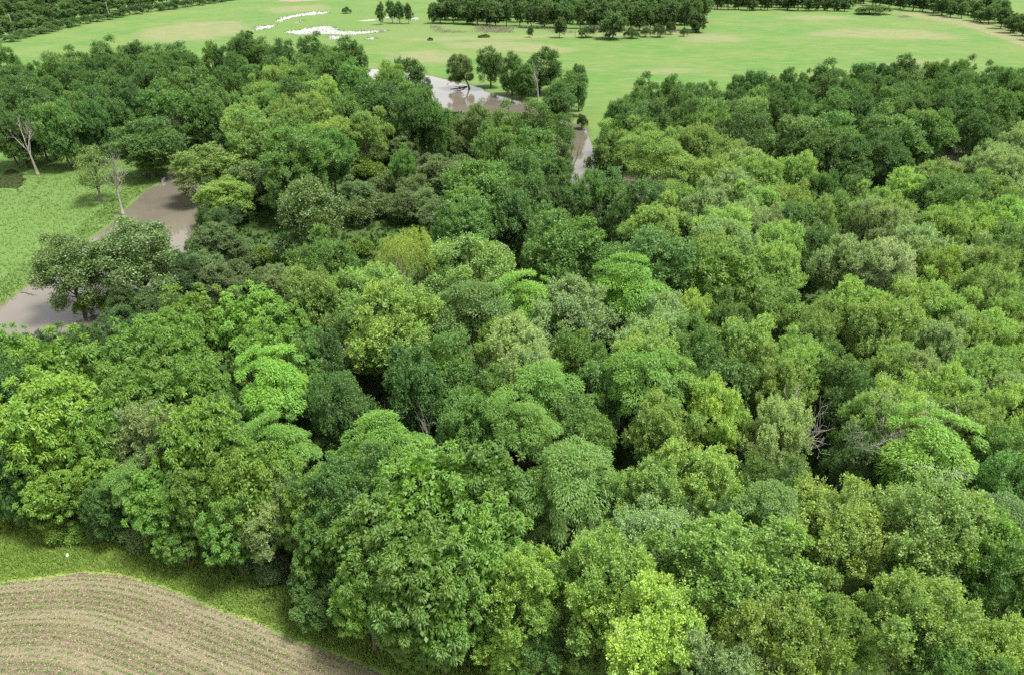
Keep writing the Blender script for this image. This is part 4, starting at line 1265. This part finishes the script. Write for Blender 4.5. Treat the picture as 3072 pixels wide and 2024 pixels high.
def pole(label, base, Hm):
    p = on_plane(*base)
    root = bpy.data.objects.new('utility_pole', None)
    COL.objects.link(root)
    root.location = (p[0], p[1], 0)
    T = Tubes()
    T.add(np.array([[0, 0, -.2], [0, 0, Hm * .5], [0, 0, Hm]]), [.22, .19, .15], 8)
    link('post', T.mesh('post'), POLEWOOD, parent=root)
    T = Tubes()
    T.add(np.array([[-1.2, .2, Hm - .7], [1.2, .2, Hm - .7]]), [.08, .08], 4)
    link('crossarm', T.mesh('crossarm'), POLEWOOD, parent=root)
    for dx in (-1.05, -.4, .4, 1.05):
        T = Tubes()
        T.add(np.array([[dx, .2, Hm - .64], [dx, .2, Hm - .5], [dx, .2, Hm - .38]]), [.035, .07, .04], 6)
        link('insulator', T.mesh('insulator'), DEADWOOD, parent=root)
    root['label'], root['category'], root['group'] = label, 'utility pole', 'utility poles of the hedgerow'


pole('pale utility pole above the low bushes of the far hedgerow', (327, 46), 11.0)
pole('weathered utility pole at the far left hedgerow end', (40, 88), 11.0)


def post(label, base, h):
    p = on_plane(*base)
    T = Tubes()
    T.add(np.array([[0, 0, -.2], [.02, 0, h * .6], [.0, .03, h]]), [.14, .12, .10], 7)
    o = link('wooden_post', T.mesh('wooden_post'), DARKWOOD, label=label, cat='post')
    o.location = (p[0], p[1], 0)


post('dark wooden post in front of the reed strip', (1725, 113), 3.2)


def scrap():
    p = on_plane(203, 1668)
    m, N, Lk = mat_new('white_plastic')
    principled(N, Lk, (.8, .8, .78), .45, .4)
    r = np.random.default_rng(5)
    n = 9
    V, F = [], []
    for k, (ox, oy, s) in enumerate(((-.12, .16, .30), (.10, -.14, .26))):
        g = np.linspace(-1, 1, n)
        X, Y = np.meshgrid(g, g)
        Z = .12 + .10 * np.sin(X * 3.1 + k) * np.cos(Y * 2.3) + r.normal(0, .03, X.shape)
        V.append(np.column_stack([ox + X.ravel() * s * .55, oy + Y.ravel() * s, .05 + Z.ravel()]))
        i = (np.arange(n - 1)[:, None] * n + np.arange(n - 1)[None]).ravel() + k * n * n
        F.append(np.stack([i, i + 1, i + n + 1, i + n], 1))
    # bridge strip between both lobes
    V.append(np.array([[-.16, -.02, .14], [-.04, -.02, .17], [.12, .04, .12], [.02, .02, .2]]))
    F.append(np.array([[0, 1, 2, 3]]) + 2 * n * n)
    o = link('white_scrap', new_mesh('white_scrap', np.concatenate(V), np.concatenate(F)), m, label='small crumpled white scrap lying in the grass above the tilled field', cat='litter')
    o.location = (p[0], p[1], .1)
    o.scale = (.62, .62, .62)


scrap()

# ------------------------------------------------------------------ ground cover too fine to count
def colour_leaf(name, c0, c1, trans=.35):
    m, N, Lk = mat_new(name)
    lv = attr(N, 'leaf_var').outputs['Fac']
    c = mix(N, Lk, lv, c0, c1)
    df, tr, ms, o = N.new('ShaderNodeBsdfDiffuse'), N.new('ShaderNodeBsdfTranslucent'), N.new('ShaderNodeMixShader'), N.new('ShaderNodeOutputMaterial')
    Lk.new(c, df.inputs['Color'])
    Lk.new(c, tr.inputs['Color'])
    ms.inputs[0].default_value = trans
    Lk.new(df.outputs[0], ms.inputs[1])
    Lk.new(tr.outputs[0], ms.inputs[2])
    Lk.new(ms.outputs[0], o.inputs['Surface'])
    return m


def scatter_px(n, u0, u1, v0, v1, r):
    """points on the ground, evenly dense in metres, inside a pixel box"""
    c = gp([(u0, v0), (u1, v0), (u1, v1), (u0, v1)])
    q = np.column_stack([r.uniform(c[:, 0].min(), c[:, 0].max(), n), r.uniform(c[:, 1].min(), c[:, 1].max(), n)])
    return q[inside(q, c)]


def blades(name, q, h, w, spread, mat, seed, z0=0.0, n_per=3, flat=False, jit=None):
    r = np.random.default_rng(seed)
    q = np.repeat(q, n_per, 0) + r.normal(0, spread * .4 if jit is None else jit, (len(q) * n_per, 2))
    n = len(q)
    base = np.column_stack([q, np.full(n, z0)])
    d = r.normal(0, spread if not flat else 1.0, (n, 3))
    d[:, 2] = 1.0 if not flat else np.abs(d[:, 2]) * .18
    L = r.uniform(h[0], h[1], n)
    v, f, _ = leaf_quads(base, unit(d), rand_dirs(r, n) + (np.array([0, 0, 2.5]) if flat else 0), L, r.uniform(w[0], w[1], n))
    me = new_mesh(name, v, f, {'leaf_var': ('FACE', np.clip(np.repeat(r.uniform(0, 1, n // n_per), n_per) * .6 + r.uniform(0, .4, n), 0, 1))})
    return link(name, me, mat, kind='stuff')


r = np.random.default_rng(404)
GRASSM = colour_leaf('rank_grass', (.10, .21, .03), (.25, .31, .085))
q = scatter_px(90000, -150, 1700, 1560, 2060, r)
keep = (~inside(q, FIELD_POLY)) & (sdist(q, WOOD_NEAR) > -3.5)
o = blades('rank_grass', q[keep], (.25, .6), (.05, .11), .5, GRASSM, 1)
o['label'], o['category'] = 'rank grass and weeds between the wood and tilled field', 'grass'
q = scatter_px(60000, -100, 520, 470, 930, r)
keep = (np.minimum(sdist(q, RIVER_A), sdist(q, STREAM)) > .6) & (sdist(q, WOOD_LEFT) > 0)
edge = seg_dist(q, RIVER_A)
keep &= (edge < 7) | (r.uniform(0, 1, len(q)) < .35)
o = blades('meadow_grass', q[keep], (.25, .55), (.08, .16), .6, colour_leaf('meadow_grass', (.062, .125, .027), (.10, .155, .041)), 2)
o['label'], o['category'] = 'tufted meadow grass along the bank of the muddy pool', 'grass'
q = scatter_px(26000, 1290, 2080, 80, 100, r)
o = blades('pale_reeds', q[r.uniform(0, 1, len(q)) < .5 * np.clip(np.sin(q[:, 0] * .11) * np.sin(q[:, 0] * .037 + q[:, 1] * .05 + 1) + .25, 0, 1)], (.7, 1.6), (.12, .3), .35, colour_leaf('pale_reed', (.10, .12, .06), (.36, .34, .26)), 3)
o['label'], o['category'] = 'pale reeds and dead stalks along the foot of the far wood', 'reeds'

q = scatter_px(14000, 740, 1190, 34, 122, r)
wet = np.zeros(len(q), bool)
for p in POOLS[:6]:
    sd_ = sdist(q, gp(p))
    wet |= (np.abs(sd_ + .3) < 1.6) | ((sd_ < 0) & (r.uniform(0, 1, len(q)) < .10))
o = blades('sedge', q[wet], (.3, .7), (.2, .4), .5, colour_leaf('sedge', (.05, .10, .025), (.12, .17, .05)), 8)
o['label'], o['category'] = 'sedge standing in the shallow flood pools of the far meadow', 'sedge'

# forest undergrowth
UNDER = colour_leaf('undergrowth', (.022, .055, .014), (.06, .12, .028))
q = np.column_stack([r.uniform(-130, 190, 40000), r.uniform(48, 300, 40000)])
q = q[((sdist(q, WOOD_NEAR) < -1.5) | (sdist(q, WOOD_RIGHT) < 0) | (sdist(q, WOOD_LEFT) < 0)) & (np.minimum(sdist(q, RIVER_A), sdist(q, STREAM)) > .8)]
o = blades('undergrowth', q, (.5, 1.3), (.35, .7), .7, UNDER, 4, .0, 4)
o['label'], o['category'] = 'dark leafy undergrowth on the floor of the wood', 'undergrowth'

# seedlings along the curving rows, and straw left between them
tang = unit(np.gradient(ROWC, axis=0))
nrm = np.stack([tang[:, 1], -tang[:, 0]], 1)
if inside((ROWC[100:101] + nrm[100:101] * 4), FIELD_POLY)[0] == False:
    nrm = -nrm
seeds = []
for k in range(1, 64):
    c = ROWC + nrm * (.76 * k)
    L = np.concatenate([[0], np.cumsum(np.linalg.norm(np.diff(c, axis=0), axis=1))])
    s = np.arange(0, L[-1], .13)
    s = s[r.uniform(0, 1, len(s)) < .92]
    seeds.append(np.stack([np.interp(s, L, c[:, 0]), np.interp(s, L, c[:, 1])], 1) + r.normal(0, .04, (len(s), 2)))
q = np.concatenate(seeds)
dq = seg_dist(q, ROWC, False)
rowi = np.round(dq / .76)
q = q[inside(q, FIELD_POLY) & (np.abs(dq - rowi * .76) < .12) & (q[:, 1] > 26)]
u_ = np.sin(q[:, 0] * .35 + 2) * np.sin(q[:, 1] * .5 + q[:, 0] * .21)
q = q[r.uniform(0, 1, len(q)) < .72 + .3 * u_]
o = blades('seedlings', q, (.14, .32), (.06, .12), .7, colour_leaf('seedling_leaf', (.07, .17, .03), (.17, .30, .06)), 5, .06, 4, jit=.05)
o['label'], o['category'] = 'small green crop seedlings in curving rows on the tilled field', 'seedlings'
q = scatter_px(36000, -150, 1400, 1700, 2060, r)
q = q[inside(q, FIELD_POLY)]
q = q[seg_dist(q, FIELD_EDGE, False) > .4]
o = blades('straw', q, (.12, .34), (.03, .06), .1, colour_leaf('straw', (.14, .118, .072), (.35, .31, .20), .1), 6, .09, 1, True)
o['label'], o['category'] = 'pale straw scattered over the tilled field', 'straw'

write_labels()
